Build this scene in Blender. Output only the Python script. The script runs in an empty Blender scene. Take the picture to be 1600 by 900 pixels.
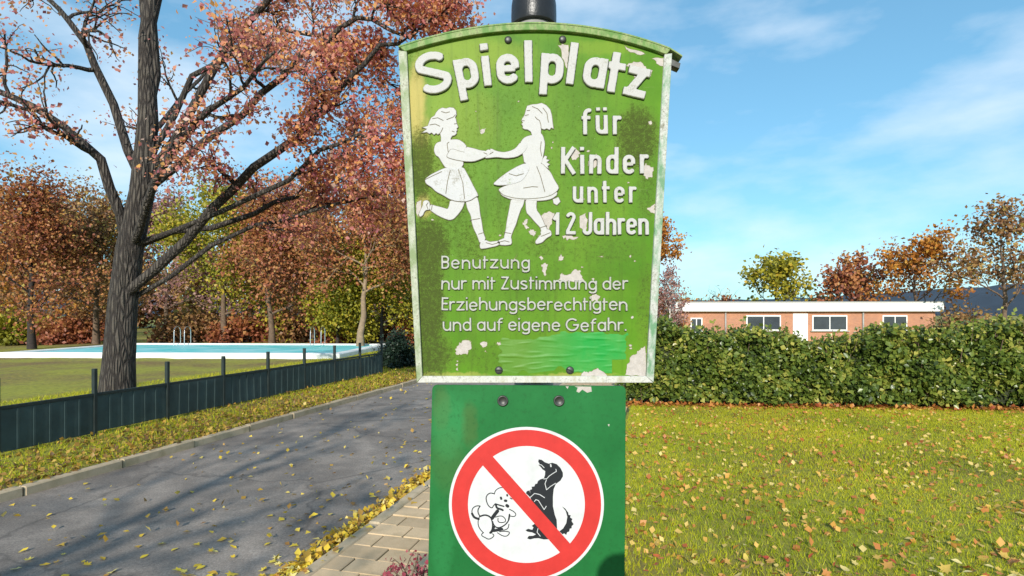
import bpy, bmesh, math, random
import numpy as np
from mathutils import Vector, Matrix

# ------------------------------------------------------------------ camera, sky, sun, exposure
SC = bpy.context.scene
COL = SC.collection
F = 900.0            # focal length in photo pixels (photo 1600 x 900)
HY = 490.0           # horizon row
H = 1.6              # camera height
D = 1.25             # distance to the signs
K = D / F            # metres per photo pixel on the sign plane

cam = bpy.data.cameras.new("camera")
cam.sensor_fit = 'HORIZONTAL'
cam.sensor_width = 36.0
cam.lens = 36.0 * F / 1600.0
cam.shift_y = (HY - 450.0) / 1600.0
cam.clip_start = 0.02
cam.clip_end = 5000
camo = bpy.data.objects.new("camera", cam)
COL.objects.link(camo)
camo.location = (0, 0, H)
camo.rotation_euler = (math.radians(90), 0, 0)
SC.camera = camo

SUN_DIR = Vector((0.176, 1.0, -0.455)).normalized()      # the way the light travels
ELEV = math.asin(-SUN_DIR.z)
ROT = math.atan2(-SUN_DIR.x, -SUN_DIR.y)

world = bpy.data.worlds.new("World")
SC.world = world
world.use_nodes = True
wn = world.node_tree.nodes
wl = world.node_tree.links
wn.clear()
w_out = wn.new('ShaderNodeOutputWorld')
w_bg = wn.new('ShaderNodeBackground')
w_bg.inputs['Strength'].default_value = 0.105
w_sky = wn.new('ShaderNodeTexSky')
w_sky.sky_type = 'NISHITA'
w_sky.sun_disc = False
w_sky.sun_elevation = ELEV
w_sky.sun_rotation = ROT
w_sky.altitude = 100
w_sky.air_density = 1.0
w_sky.dust_density = 0.3
w_sky.ozone_density = 1.6
w_tc = wn.new('ShaderNodeTexCoord')
w_map = wn.new('ShaderNodeMapping')
w_map.inputs['Scale'].default_value = (1.0, 1.0, 2.6)
w_map.inputs['Location'].default_value = (0.35, 0.2, 0.1)
w_noise = wn.new('ShaderNodeTexNoise')
w_noise.inputs['Scale'].default_value = 3.2
w_noise.inputs['Detail'].default_value = 7
w_noise.inputs['Roughness'].default_value = 0.52
w_ramp = wn.new('ShaderNodeValToRGB')
w_ramp.color_ramp.elements[0].position = 0.44
w_ramp.color_ramp.elements[0].color = (0, 0, 0, 1)
w_ramp.color_ramp.elements[1].position = 0.76
w_ramp.color_ramp.elements[1].color = (0.8, 0.8, 0.8, 1)
w_mix = wn.new('ShaderNodeMix')
w_mix.data_type = 'RGBA'
w_mix.inputs[7].default_value = (7.2, 7.9, 8.6, 1)
w_tint = wn.new('ShaderNodeMix')
w_tint.data_type = 'RGBA'
w_tint.blend_type = 'MULTIPLY'
w_tint.inputs[0].default_value = 1.0
w_tint.inputs[7].default_value = (1.14, 2.00, 2.36, 1)
wl.new(w_tc.outputs['Generated'], w_map.inputs['Vector'])
wl.new(w_map.outputs['Vector'], w_noise.inputs['Vector'])
wl.new(w_noise.outputs['Fac'], w_ramp.inputs['Fac'])
w_gam = wn.new('ShaderNodeGamma')
w_gam.inputs['Gamma'].default_value = 0.62
wl.new(w_sky.outputs['Color'], w_gam.inputs['Color'])
wl.new(w_gam.outputs['Color'], w_tint.inputs[6])
wl.new(w_ramp.outputs['Color'], w_mix.inputs[0])
wl.new(w_tint.outputs[2], w_mix.inputs[6])
wl.new(w_mix.outputs[2], w_bg.inputs['Color'])
wl.new(w_bg.outputs['Background'], w_out.inputs['Surface'])

sun = bpy.data.lights.new("sun", 'SUN')
sun.energy = 4.1
sun.angle = math.radians(0.5)
sun.color = (1.0, 0.95, 0.86)
suno = bpy.data.objects.new("sun", sun)
COL.objects.link(suno)
suno.location = (-3, -12, 12)
suno.rotation_euler = SUN_DIR.to_track_quat('-Z', 'Y').to_euler()

SC.view_settings.view_transform = 'Standard'
SC.view_settings.look = 'None'
SC.view_settings.gamma = 1.0
SC.view_settings.exposure = 0.4
SC.view_settings.use_curve_mapping = False
SC.cycles.max_bounces = 8
SC.cycles.use_denoising = True

# ------------------------------------------------------------------ helpers
R = math.radians
NPR = np.random.default_rng


def gp(px, py, z=0.0):
    """photo pixel -> point on the level z"""
    y = (H - z) * F / (py - HY)
    return Vector(((px - 800.0) / F * y, y, z))


def dp(px, py, depth):
    """photo pixel -> point at a depth"""
    return Vector(((px - 800.0) / F * depth, depth, H + (HY - py) / F * depth))


def tag(o, label=None, cat=None, group=None, kind=None):
    if label: o['label'] = label
    if cat: o['category'] = cat
    if group: o['group'] = group
    if kind: o['kind'] = kind
    return o


def empty(name, loc, label=None, cat=None, group=None, kind=None, rz=0.0):
    o = bpy.data.objects.new(name, None)
    COL.objects.link(o)
    o.location = loc
    o.rotation_euler = (0, 0, rz)
    o.empty_display_size = 0.1
    return tag(o, label, cat, group, kind)


def link(name, me, mat=None, parent=None, loc=(0, 0, 0)):
    o = bpy.data.objects.new(name, me)
    COL.objects.link(o)
    if mat is not None and len(me.materials) == 0:
        me.materials.append(mat)
    o.location = loc
    if parent is not None:
        o.parent = parent
    return o


def mesh_np(name, verts, faces, smooth=False, tint=None):
    """verts (n,3), faces (m,k) numpy"""
    verts = np.asarray(verts, dtype=np.float32)
    faces = np.asarray(faces, dtype=np.int32)
    me = bpy.data.meshes.new(name)
    m, k = faces.shape
    me.vertices.add(len(verts))
    me.vertices.foreach_set('co', verts.ravel())
    me.loops.add(m * k)
    me.loops.foreach_set('vertex_index', faces.ravel())
    me.polygons.add(m)
    me.polygons.foreach_set('loop_start', np.arange(0, m * k, k, dtype=np.int32))
    me.polygons.foreach_set('loop_total', np.full(m, k, dtype=np.int32))
    if smooth:
        me.polygons.foreach_set('use_smooth', np.ones(m, dtype=bool))
    me.update(calc_edges=True)
    if tint is not None:
        a = me.attributes.new('tint', 'FLOAT', 'FACE')
        a.data.foreach_set('value', np.asarray(tint, dtype=np.float32))
    return me


def mesh_py(name, verts, faces, smooth=False):
    me = bpy.data.meshes.new(name)
    me.from_pydata([tuple(v) for v in verts], [], faces)
    if smooth:
        for p in me.polygons: p.use_smooth = True
    me.update()
    return me


def bm_mesh(name, bm, smooth=False):
    me = bpy.data.meshes.new(name)
    bm.normal_update()
    bm.to_mesh(me)
    bm.free()
    if smooth:
        for p in me.polygons: p.use_smooth = True
    return me


def box_bm(bm, x0, x1, y0, y1, z0, z1, bev=0.0):
    r = bmesh.ops.create_cube(bm, size=1.0)
    for v in r['verts']:
        v.co = Vector(((x0 + x1) / 2 + v.co.x * (x1 - x0), (y0 + y1) / 2 + v.co.y * (y1 - y0), (z0 + z1) / 2 + v.co.z * (z1 - z0)))
    if bev > 0:
        es = list({e for v in r['verts'] for e in v.link_edges})
        bmesh.ops.bevel(bm, geom=es, offset=bev, segments=1, affect='EDGES', profile=0.5)


def box(name, x0, x1, y0, y1, z0, z1, mat, parent=None, bev=0.0):
    bm = bmesh.new()
    box_bm(bm, x0, x1, y0, y1, z0, z1, bev)
    return link(name, bm_mesh(name, bm), mat, parent)


def lathe(name, prof, mat, parent=None, seg=32, axis='Z', loc=(0, 0, 0)):
    """prof: list of (r, h)"""
    vs, fs = [], []
    for r, h in prof:
        for k in range(seg):
            a = 2 * math.pi * k / seg
            c, s = math.cos(a) * r, math.sin(a) * r
            vs.append((c, s, h) if axis == 'Z' else (c, -h, s))
    n = len(prof)
    for i in range(n - 1):
        for k in range(seg):
            k2 = (k + 1) % seg
            fs.append((i * seg + k, i * seg + k2, (i + 1) * seg + k2, (i + 1) * seg + k))
    fs.append(tuple(range((n - 1) * seg, n * seg)))
    fs.append(tuple(reversed(range(seg))))
    me = mesh_py(name, vs, fs)
    for p in me.polygons:
        if len(p.vertices) == 4: p.use_smooth = True
    return link(name, me, mat, parent, loc)


# ------------------------------------------------------------------ node helpers
def new_mat(name):
    m = bpy.data.materials.new(name)
    m.use_nodes = True
    nt = m.node_tree
    b = nt.nodes['Principled BSDF']
    return m, nt, b


def N(nt, t, **kw):
    n = nt.nodes.new(t)
    for k, v in kw.items():
        if k in ('operation', 'data_type', 'blend_type', 'feature', 'attribute_name', 'distance', 'interpolation_type', 'noise_dimensions', 'wave_type', 'bands_direction'):
            setattr(n, k, v)
        else:
            n.inputs[k].default_value = v
    return n


def noise(nt, vec, scale, detail=5, rough=0.55, dist=0.0):
    n = N(nt, 'ShaderNodeTexNoise', Scale=scale, Detail=detail, Roughness=rough, Distortion=dist)
    nt.links.new(vec, n.inputs['Vector'])
    return n.outputs['Fac']


def ramp(nt, fac, stops, interp='LINEAR'):
    n = nt.nodes.new('ShaderNodeValToRGB')
    cr = n.color_ramp
    cr.interpolation = interp
    while len(cr.elements) < len(stops):
        cr.elements.new(0.5)
    for e, (p, c) in zip(cr.elements, stops):
        e.position = p
        e.color = (c, c, c, 1) if isinstance(c, (int, float)) else (c[0], c[1], c[2], 1)
    nt.links.new(fac, n.inputs['Fac'])
    return n.outputs['Color']


def mixc(nt, fac, a, b, blend='MIX'):
    n = nt.nodes.new('ShaderNodeMix')
    n.data_type = 'RGBA'
    n.blend_type = blend
    for idx, v in ((0, fac), (6, a), (7, b)):
        if isinstance(v, (int, float)):
            n.inputs[idx].default_value = v
        elif isinstance(v, tuple):
            n.inputs[idx].default_value = (v[0], v[1], v[2], 1)
        else:
            nt.links.new(v, n.inputs[idx])
    return n.outputs[2]


def mth(nt, op, a, b=None):
    n = nt.nodes.new('ShaderNodeMath')
    n.operation = op
    for i, v in enumerate((a, b)):
        if v is None: continue
        if isinstance(v, (int, float)): n.inputs[i].default_value = v
        else: nt.links.new(v, n.inputs[i])
    return n.outputs[0]


def bump(nt, b, h, strength=0.3, dist=0.01):
    n = N(nt, 'ShaderNodeBump', Strength=strength, Distance=dist)
    nt.links.new(h, n.inputs['Height'])
    nt.links.new(n.outputs['Normal'], b.inputs['Normal'])


def objco(nt):
    return nt.nodes.new('ShaderNodeTexCoord').outputs['Object']


def simple(name, col, rough=0.6, var=0.25, scale=8.0, metal=0.0, bmp=0.0, spec=0.4):
    m, nt, b = new_mat(name)
    co = objco(nt)
    f = noise(nt, co, scale, 6, 0.6)
    lo = tuple(c * (1 - var) for c in col)
    hi = tuple(min(1, c * (1 + var)) for c in col)
    nt.links.new(ramp(nt, f, [(0.3, lo), (0.7, hi)]), b.inputs['Base Color'])
    b.inputs['Roughness'].default_value = rough
    b.inputs['Metallic'].default_value = metal
    b.inputs['Specular IOR Level'].default_value = spec
    if bmp:
        bump(nt, b, noise(nt, co, scale * 6, 5), bmp, 0.01)
    return m


def leafmat(name, stops, trans=0.3, rough=0.5, objrand=False):
    m, nt, b = new_mat(name)
    if objrand:
        f = nt.nodes.new('ShaderNodeObjectInfo').outputs['Random']
    else:
        f = N(nt, 'ShaderNodeAttribute', attribute_name='tint').outputs['Fac']
    c = ramp(nt, f, stops)
    nt.links.new(c, b.inputs['Base Color'])
    b.inputs['Roughness'].default_value = rough
    b.inputs['Specular IOR Level'].default_value = 0.35
    t = nt.nodes.new('ShaderNodeBsdfTranslucent')
    nt.links.new(c, t.inputs['Color'])
    mx = nt.nodes.new('ShaderNodeMixShader')
    mx.inputs[0].default_value = trans
    out = nt.nodes['Material Output']
    nt.links.new(b.outputs[0], mx.inputs[1])
    nt.links.new(t.outputs[0], mx.inputs[2])
    nt.links.new(mx.outputs[0], out.inputs['Surface'])
    return m


# ------------------------------------------------------------------ leaves, tubes and trees
def leaf_cloud(name, pts, size, rng, tint, up=0.3, fold=0.25, szvar=0.35, facing=None):
    """one small folded leaf (two triangles pairs as a kite) per point"""
    n = len(pts)
    pts = np.asarray(pts, dtype=np.float32)
    d = rng.normal(size=(n, 3)); d[:, 2] -= 0.3
    d /= np.linalg.norm(d, axis=1, keepdims=True)
    nn = rng.normal(size=(n, 3)); nn[:, 2] += up * 2
    if facing is not None: nn += facing
    s = np.cross(d, nn); s /= (np.linalg.norm(s, axis=1, keepdims=True) + 1e-6)
    nn = np.cross(s, d)
    L = size * (1 + szvar * rng.uniform(-1, 1, size=(n, 1)))
    W = L * rng.uniform(0.32, 0.45, size=(n, 1))
    a = pts
    c = pts + d * L
    m = pts + d * L * 0.45
    l = m + s * W + nn * L * fold * 0.4
    r = m - s * W + nn * L * fold * 0.4
    v = np.stack([a, l, c, r], axis=1).reshape(-1, 3)
    i = np.arange(n)[:, None] * 4
    f = np.concatenate([i + np.array([[0, 2, 1]]), i + np.array([[0, 3, 2]])], axis=1).reshape(-1, 3)
    return mesh_np(name, v, f, tint=np.repeat(tint, 2))


class Tubes:
    def __init__(self):
        self.v, self.f, self.n = [], [], 0

    def add(self, pts, rad, sides=6):
        pts = [Vector(p) for p in pts]
        k = len(pts)
        ref = Vector((0.13, 0.27, 1)) if abs((pts[-1] - pts[0]).normalized().z) < 0.9 else Vector((1, 0.2, 0.1))
        for i, p in enumerate(pts):
            t = (pts[min(i + 1, k - 1)] - pts[max(i - 1, 0)])
            if t.length < 1e-6: t = Vector((0, 0, 1))
            t.normalize()
            a = t.cross(ref).normalized()
            b = t.cross(a)
            for j in range(sides):
                an = 2 * math.pi * j / sides
                self.v.append(p + (a * math.cos(an) + b * math.sin(an)) * rad[i])
        for i in range(k - 1):
            for j in range(sides):
                j2 = (j + 1) % sides
                o = self.n
                self.f.append((o + i * sides + j, o + i * sides + j2, o + (i + 1) * sides + j2, o + (i + 1) * sides + j))
        self.n += k * sides

    def mesh(self, name, smooth=True):
        return mesh_np(name, np.array([tuple(v) for v in self.v]), np.array(self.f), smooth=smooth)


def branch(tb, tips, rng, p, d, L, r, lev, maxlev, kids=4, wob=0.18, trop=0.06, ang=(28, 62), shrink=0.62, segs=5, endr=0.45):
    pts, rad = [Vector(p)], [r]
    d = Vector(d).normalized()
    for i in range(segs):
        d = (d + Vector(rng.normal(size=3)) * wob + Vector((0, 0, trop))).normalized()
        pts.append(pts[-1] + d * (L / segs))
        rad.append(r * (1 - (1 - endr) * (i + 1) / segs))
    tb.add(pts, rad, 8 if r > 0.06 else (5 if r > 0.015 else 3))
    spread(tb, tips, rng, pts, rad, L, lev, maxlev, kids, wob, trop, ang, shrink, endr)


DENSE = [False]


def spread(tb, tips, rng, pts, rad, L, lev, maxlev, kids, wob, trop, ang, shrink, endr, t0=0.25):
    if lev >= maxlev:
        for q in pts[1:]: tips.append(tuple(q))
        return
    if lev == 1 and DENSE[0]:
        for q in pts[2:]: tips.append(tuple(q))
    if lev == maxlev - 1:
        for q in pts[len(pts) // 2:]: tips.append(tuple(q))
    n = len(pts) - 1
    for k in range(kids):
        t = t0 + (1 - t0) * (k + rng.uniform(0.2, 1.0)) / kids
        t = min(t, 0.999) * n
        i = int(t)
        q = pts[i].lerp(pts[i + 1], t - i)
        dd = (pts[i + 1] - pts[i]).normalized()
        ax = dd.cross(Vector(rng.normal(size=3))).normalized()
        nd = Matrix.Rotation(R(rng.uniform(*ang)), 3, ax) @ dd
        rr = (rad[i] * 0.62) if k < kids - 1 else rad[i] * 0.8
        branch(tb, tips, rng, q, nd, L * shrink * rng.uniform(0.75, 1.2), max(rr, 0.004), lev + 1, maxlev, kids, wob, trop, ang, shrink, max(3, len(pts) - 2), endr)


def make_tree(name, base, h, tr, seed, bark, leaf, label, group=None, cat='tree', lean=(0, 0), trunk_frac=0.42, kids=5, maxlev=3,
              per=6, sig=0.25, lsize=0.16, crown_w=1.0, tint0=0.0, limbs=7, trop=0.05, endcrown=1.0, facing=None):
    rng = NPR(seed)
    tb, tips = Tubes(), []
    n = 7
    pts, rad = [], []
    for i in range(n + 1):
        t = i / n
        pts.append(Vector((lean[0] * t * h + rng.normal() * 0.02 * h * t, lean[1] * t * h + rng.normal() * 0.02 * h * t, -0.05 + t * h * 0.82)))
        rad.append(tr * (1.25 - 0.25 * min(1, t * 6)) * (1 - 0.82 * t))
    tb.add(pts, rad, 10)
    spread_l = h * 0.36 * crown_w
    for k in range(limbs):
        t = trunk_frac + (0.99 - trunk_frac) * (k + rng.uniform(0, 0.8)) / limbs
        u = t * n
        i = min(int(u), n - 1)
        q = pts[i].lerp(pts[i + 1], u - i)
        a = k * 2.4 + rng.uniform(-0.4, 0.4)
        el = R(18 + 50 * (t - trunk_frac) / (1 - trunk_frac))
        d = Vector((math.cos(a) * math.cos(el), math.sin(a) * math.cos(el), math.sin(el)))
        L = spread_l * (1.15 - 0.55 * (t - trunk_frac) / (1 - trunk_frac)) * rng.uniform(0.8, 1.15)
        branch(tb, tips, rng, q, d, L, rad[i] * 0.5, 1, maxlev, kids, 0.16, trop)
    tips += [tuple(p) for p in pts[-2:]]
    root = empty(name, base, label, cat, group)
    link('trunk', tb.mesh('trunk'), bark, root)
    tips = np.array(tips)
    m = len(tips)
    ct = np.clip(rng.normal(0.5, 0.2, size=m) + tint0, 0, 1)
    P = np.repeat(tips, per, axis=0) + rng.normal(size=(m * per, 3)) * sig
    T = np.clip(np.repeat(ct, per) + rng.normal(size=m * per) * 0.14, 0, 1)
    link('crown', leaf_cloud('crown', P, lsize, rng, T, facing=facing), leaf, root)
    return root


# ------------------------------------------------------------------ setting materials
M = {}
M['bark_dark'] = simple('bark_dark', (0.035, 0.027, 0.024), 0.9, 0.4, 14, bmp=0.5)
M['bark_brown'] = simple('bark_brown', (0.13, 0.085, 0.055), 0.9, 0.4, 10, bmp=0.5)
M['bark_pale'] = simple('bark_pale', (0.25, 0.175, 0.11), 0.85, 0.3, 6, bmp=0.4)
M['bark_birch'] = simple('bark_birch', (0.62, 0.56, 0.5), 0.8, 0.3, 5, bmp=0.3)
m, nt, b = new_mat('bark_ridged')
co = objco(nt)
mp = nt.nodes.new('ShaderNodeMapping')
mp.inputs['Scale'].default_value = (22, 22, 3.2)
nt.links.new(co, mp.inputs['Vector'])
vo = N(nt, 'ShaderNodeTexVoronoi', feature='DISTANCE_TO_EDGE', Scale=1.0)
nt.links.new(mp.outputs[0], vo.inputs['Vector'])
nz = noise(nt, co, 30, 6, 0.7)
hgt_ = mth(nt, 'ADD', ramp(nt, vo.outputs['Distance'], [(0.0, 0.0), (0.3, 1.0)]), mth(nt, 'MULTIPLY', nz, 0.6))
nt.links.new(ramp(nt, hgt_, [(0.25, (0.018, 0.014, 0.012)), (0.75, (0.05, 0.04, 0.034)), (1.0, (0.095, 0.08, 0.065))]), b.inputs['Base Color'])
b.inputs['Roughness'].default_value = 0.95
bump(nt, b, hgt_, 0.9, 0.03)
M['bark_ridged'] = m
M['leaf_pink'] = leafmat('leaf_pink', [(0.0, (0.38, 0.12, 0.15)), (0.3, (0.62, 0.22, 0.20)), (0.55, (0.74, 0.33, 0.20)), (0.8, (0.80, 0.42, 0.10)), (1.0, (0.78, 0.54, 0.44))], 0.5)
M['leaf_rust'] = leafmat('leaf_rust', [(0.0, (0.15, 0.045, 0.03)), (0.35, (0.32, 0.10, 0.05)), (0.65, (0.44, 0.18, 0.06)), (1.0, (0.46, 0.29, 0.08))], 0.3)
M['leaf_brown'] = leafmat('leaf_brown', [(0.0, (0.14, 0.07, 0.04)), (0.4, (0.29, 0.14, 0.06)), (0.7, (0.38, 0.22, 0.07)), (1.0, (0.40, 0.32, 0.07))], 0.3)
M['leaf_yellow'] = leafmat('leaf_yellow', [(0.0, (0.12, 0.14, 0.02)), (0.45, (0.30, 0.28, 0.025)), (0.75, (0.46, 0.38, 0.03)), (1.0, (0.55, 0.36, 0.04))], 0.35)
M['leaf_orange'] = leafmat('leaf_orange', [(0.0, (0.25, 0.08, 0.02)), (0.5, (0.50, 0.19, 0.03)), (1.0, (0.58, 0.32, 0.05))], 0.35)
M['leaf_plum'] = leafmat('leaf_plum', [(0.0, (0.20, 0.09, 0.09)), (0.5, (0.34, 0.17, 0.15)), (1.0, (0.44, 0.28, 0.21))], 0.3)
M['leaf_green'] = leafmat('leaf_green', [(0.0, (0.035, 0.055, 0.014)), (0.4, (0.10, 0.15, 0.024)), (0.75, (0.21, 0.25, 0.04)), (1.0, (0.42, 0.38, 0.08))], 0.3, 0.32)
M['leaf_conifer'] = leafmat('leaf_conifer', [(0.0, (0.008, 0.018, 0.01)), (0.6, (0.016, 0.034, 0.018)), (1.0, (0.03, 0.05, 0.02))], 0.1)
M['leaf_red'] = leafmat('leaf_red', [(0.0, (0.16, 0.02, 0.04)), (0.5, (0.36, 0.055, 0.085)), (0.85, (0.48, 0.14, 0.15)), (1.0, (0.50, 0.25, 0.14))], 0.35)
M['fallen_yellow'] = leafmat('fallen_yellow', [(0.0, (0.40, 0.20, 0.05)), (0.3, (0.72, 0.48, 0.04)), (0.75, (0.86, 0.66, 0.06)), (1.0, (0.80, 0.68, 0.28))], 0.2, 0.45, True)
M['fallen_mixed'] = leafmat('fallen_mixed', [(0.0, (0.35, 0.05, 0.03)), (0.2, (0.50, 0.12, 0.04)), (0.45, (0.50, 0.27, 0.07)), (0.7, (0.62, 0.46, 0.10)), (1.0, (0.68, 0.58, 0.28))], 0.2, 0.45, True)
M['litter_yellow'] = leafmat('litter_yellow', [(0.0, (0.24, 0.12, 0.04)), (0.35, (0.54, 0.33, 0.04)), (0.75, (0.78, 0.56, 0.05)), (1.0, (0.72, 0.58, 0.22))], 0.2)
M['litter_brown'] = leafmat('litter_brown', [(0.0, (0.13, 0.07, 0.03)), (0.4, (0.30, 0.17, 0.04)), (0.75, (0.48, 0.30, 0.05)), (1.0, (0.56, 0.42, 0.10))], 0.2)
M['litter_mixed'] = leafmat('litter_mixed', [(0.0, (0.32, 0.07, 0.03)), (0.35, (0.50, 0.20, 0.05)), (0.7, (0.62, 0.36, 0.07)), (1.0, (0.68, 0.54, 0.20))], 0.2)
M['grass'] = leafmat('grass', [(0.0, (0.20, 0.26, 0.012)), (0.4, (0.42, 0.46, 0.016)), (0.75, (0.62, 0.57, 0.022)), (1.0, (0.66, 0.52, 0.06))], 0.4)


def ground_mat():
    m, nt, b = new_mat('turf')
    co = objco(nt)
    f1 = noise(nt, co, 0.35, 6, 0.6)
    f2 = noise(nt, co, 9, 5, 0.7)
    g = ramp(nt, f2, [(0.3, (0.16, 0.16, 0.02)), (0.55, (0.30, 0.29, 0.025)), (0.75, (0.42, 0.34, 0.04))])
    l = ramp(nt, f2, [(0.3, (0.10, 0.06, 0.025)), (0.55, (0.22, 0.15, 0.04)), (0.75, (0.36, 0.24, 0.05))])
    nt.links.new(mixc(nt, ramp(nt, f1, [(0.42, 0.0), (0.62, 1.0)]), g, l), b.inputs['Base Color'])
    b.inputs['Roughness'].default_value = 0.95
    bump(nt, b, noise(nt, co, 40, 5, 0.7), 0.6, 0.03)
    return m


def asphalt_mat():
    m, nt, b = new_mat('asphalt')
    co = objco(nt)
    agg = noise(nt, co, 160, 3, 0.7)
    patch = noise(nt, co, 0.9, 5, 0.6, 0.6)
    wear = noise(nt, co, 3.5, 6, 0.65)
    c = ramp(nt, patch, [(0.35, (0.175, 0.146, 0.122)), (0.55, (0.27, 0.226, 0.188)), (0.7, (0.36, 0.30, 0.25))])
    c = mixc(nt, 0.55, c, ramp(nt, agg, [(0.3, 0.35), (0.7, 1.5)]), 'MULTIPLY')
    agg2 = noise(nt, co, 55, 4, 0.8)
    c = mixc(nt, 0.6, c, ramp(nt, agg2, [(0.35, 0.55), (0.5, 1.0), (0.68, 1.6)]), 'MULTIPLY')
    c = mixc(nt, 0.5, c, ramp(nt, wear, [(0.35, 0.6), (0.65, 1.25)]), 'MULTIPLY')
    # cracks and seams
    mp = N(nt, 'ShaderNodeMapping')
    nt.links.new(co, mp.inputs['Vector'])
    wob = noise(nt, co, 2.2, 4)
    vadd = nt.nodes.new('ShaderNodeVectorMath'); vadd.operation = 'MULTIPLY_ADD'
    nt.links.new(wob, vadd.inputs[0]); vadd.inputs[1].default_value = (0.5, 0.5, 0.0)
    nt.links.new(co, vadd.inputs[2])
    vo = N(nt, 'ShaderNodeTexVoronoi', feature='DISTANCE_TO_EDGE', Scale=0.42)
    nt.links.new(vadd.outputs[0], vo.inputs['Vector'])
    crack = ramp(nt, vo.outputs['Distance'], [(0.0, 1.0), (0.010, 0.0)])
    c = mixc(nt, mth(nt, 'MULTIPLY', crack, 0.45), c, (0.03, 0.027, 0.024))
    nt.links.new(c, b.inputs['Base Color'])
    b.inputs['Roughness'].default_value = 0.85
    bump(nt, b, agg, 0.5, 0.006)
    return m


def stone_mat(name, col, grime_shade, scale=5.0):
    m, nt, b = new_mat(name)
    co = objco(nt)
    rnd = nt.nodes.new('ShaderNodeObjectInfo').outputs['Random']
    geo = nt.nodes.new('ShaderNodeNewGeometry').outputs['Position']
    fine = noise(nt, geo, 220, 3, 0.7)
    big = noise(nt, geo, scale, 6, 0.65)
    c = mixc(nt, rnd, tuple(x * 0.84 for x in col), tuple(min(1, x * 1.14) for x in col))
    c = mixc(nt, 0.4, c, ramp(nt, fine, [(0.3, 0.6), (0.7, 1.3)]), 'MULTIPLY')
    c = mixc(nt, ramp(nt, big, [(0.45, 0.0), (0.72, 0.7)]), c, grime_shade)
    nt.links.new(c, b.inputs['Base Color'])
    b.inputs['Roughness'].default_value = 0.9
    bump(nt, b, fine, 0.35, 0.003)
    return m


M['turf'] = ground_mat()
M['asphalt'] = asphalt_mat()
M['paver'] = stone_mat('paver', (0.56, 0.40, 0.235), (0.34, 0.245, 0.13))
M['kerb'] = stone_mat('kerb_concrete', (0.50, 0.385, 0.25), (0.24, 0.19, 0.09))
M['joint'] = simple('joint_moss', (0.075, 0.08, 0.03), 0.95, 0.5, 12, bmp=0.5)
M['hill'] = simple('hill_wood_haze', (0.030, 0.047, 0.070), 0.95, 0.25, 0.02)  # distance haze put into the wood's bluish colour

# ------------------------------------------------------------------ ground, road, pavement
TH = R(14.3)
U = Vector((math.sin(TH), math.cos(TH), 0))
NV = Vector((math.cos(TH), -math.sin(TH), 0))


def ru(off, s, z=0.0):
    """point at an offset to the right of the road's line through the camera, s metres along"""
    p = NV * off + U * s
    return Vector((p.x, p.y, z))


def strip(name, o0, o1, s0, s1, z, mat, ns=60, no=4, lump=0.0, parent=None, seed=1):
    rng = NPR(seed)
    vs, fs = [], []
    for i in range(ns + 1):
        for j in range(no + 1):
            p = ru(o0 + (o1 - o0) * j / no, s0 + (s1 - s0) * i / ns, z)
            p.z += lump * rng.uniform(-1, 1)
            vs.append(tuple(p))
    for i in range(ns):
        for j in range(no):
            a = i * (no + 1) + j
            fs.append((a, a + 1, a + no + 2, a + no + 1))
    return link(name, mesh_py(name, vs, fs), mat, parent)


bm = bmesh.new()
bmesh.ops.create_grid(bm, x_segments=60, y_segments=60, size=1500)
for v in bm.verts: v.co.z = -0.09
tag(link('ground', bm_mesh('ground', bm), M['turf']), kind='structure')
tag(strip('road', -5.62, -2.16, -14, 120, -0.07, M['asphalt'], 90, 8, 0.004), kind='structure')
tag(strip('verge', -30.0, -5.72, -14, 70, 0.0, M['turf'], 60, 40, 0.02, seed=4), kind='structure')
tag(strip('lawn', -0.50, 30.0, -12, 60, -0.012, M['turf'], 60, 50, 0.006, seed=7), kind='structure')
# far kerb: a low leaf-strewn concrete edge
fk = tag(empty('kerb', ru(-5.67, 0, 0)), kind='structure')


def kerb_row(parent, off, width, s0, s1, top, step=1.0, seed=0):
    rng = NPR(seed)
    bm = bmesh.new()
    box_bm(bm, -width / 2, width / 2, -step / 2 + 0.006, step / 2 - 0.006, -0.20, 0.0, 0.012)
    me = bm_mesh('kerb_stone', bm)
    me.materials.append(M['kerb'])
    s = s0
    base = Vector(parent.location)
    while s < s1:
        o = bpy.data.objects.new('kerb_stone', me)
        COL.objects.link(o)
        o.parent = parent
        p = ru(off + rng.normal() * 0.004, s + step / 2, top + rng.normal() * 0.004)
        o.location = p - base
        o.rotation_euler = (rng.normal() * 0.006, rng.normal() * 0.01, -TH + rng.normal() * 0.004)
        s += step


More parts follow.
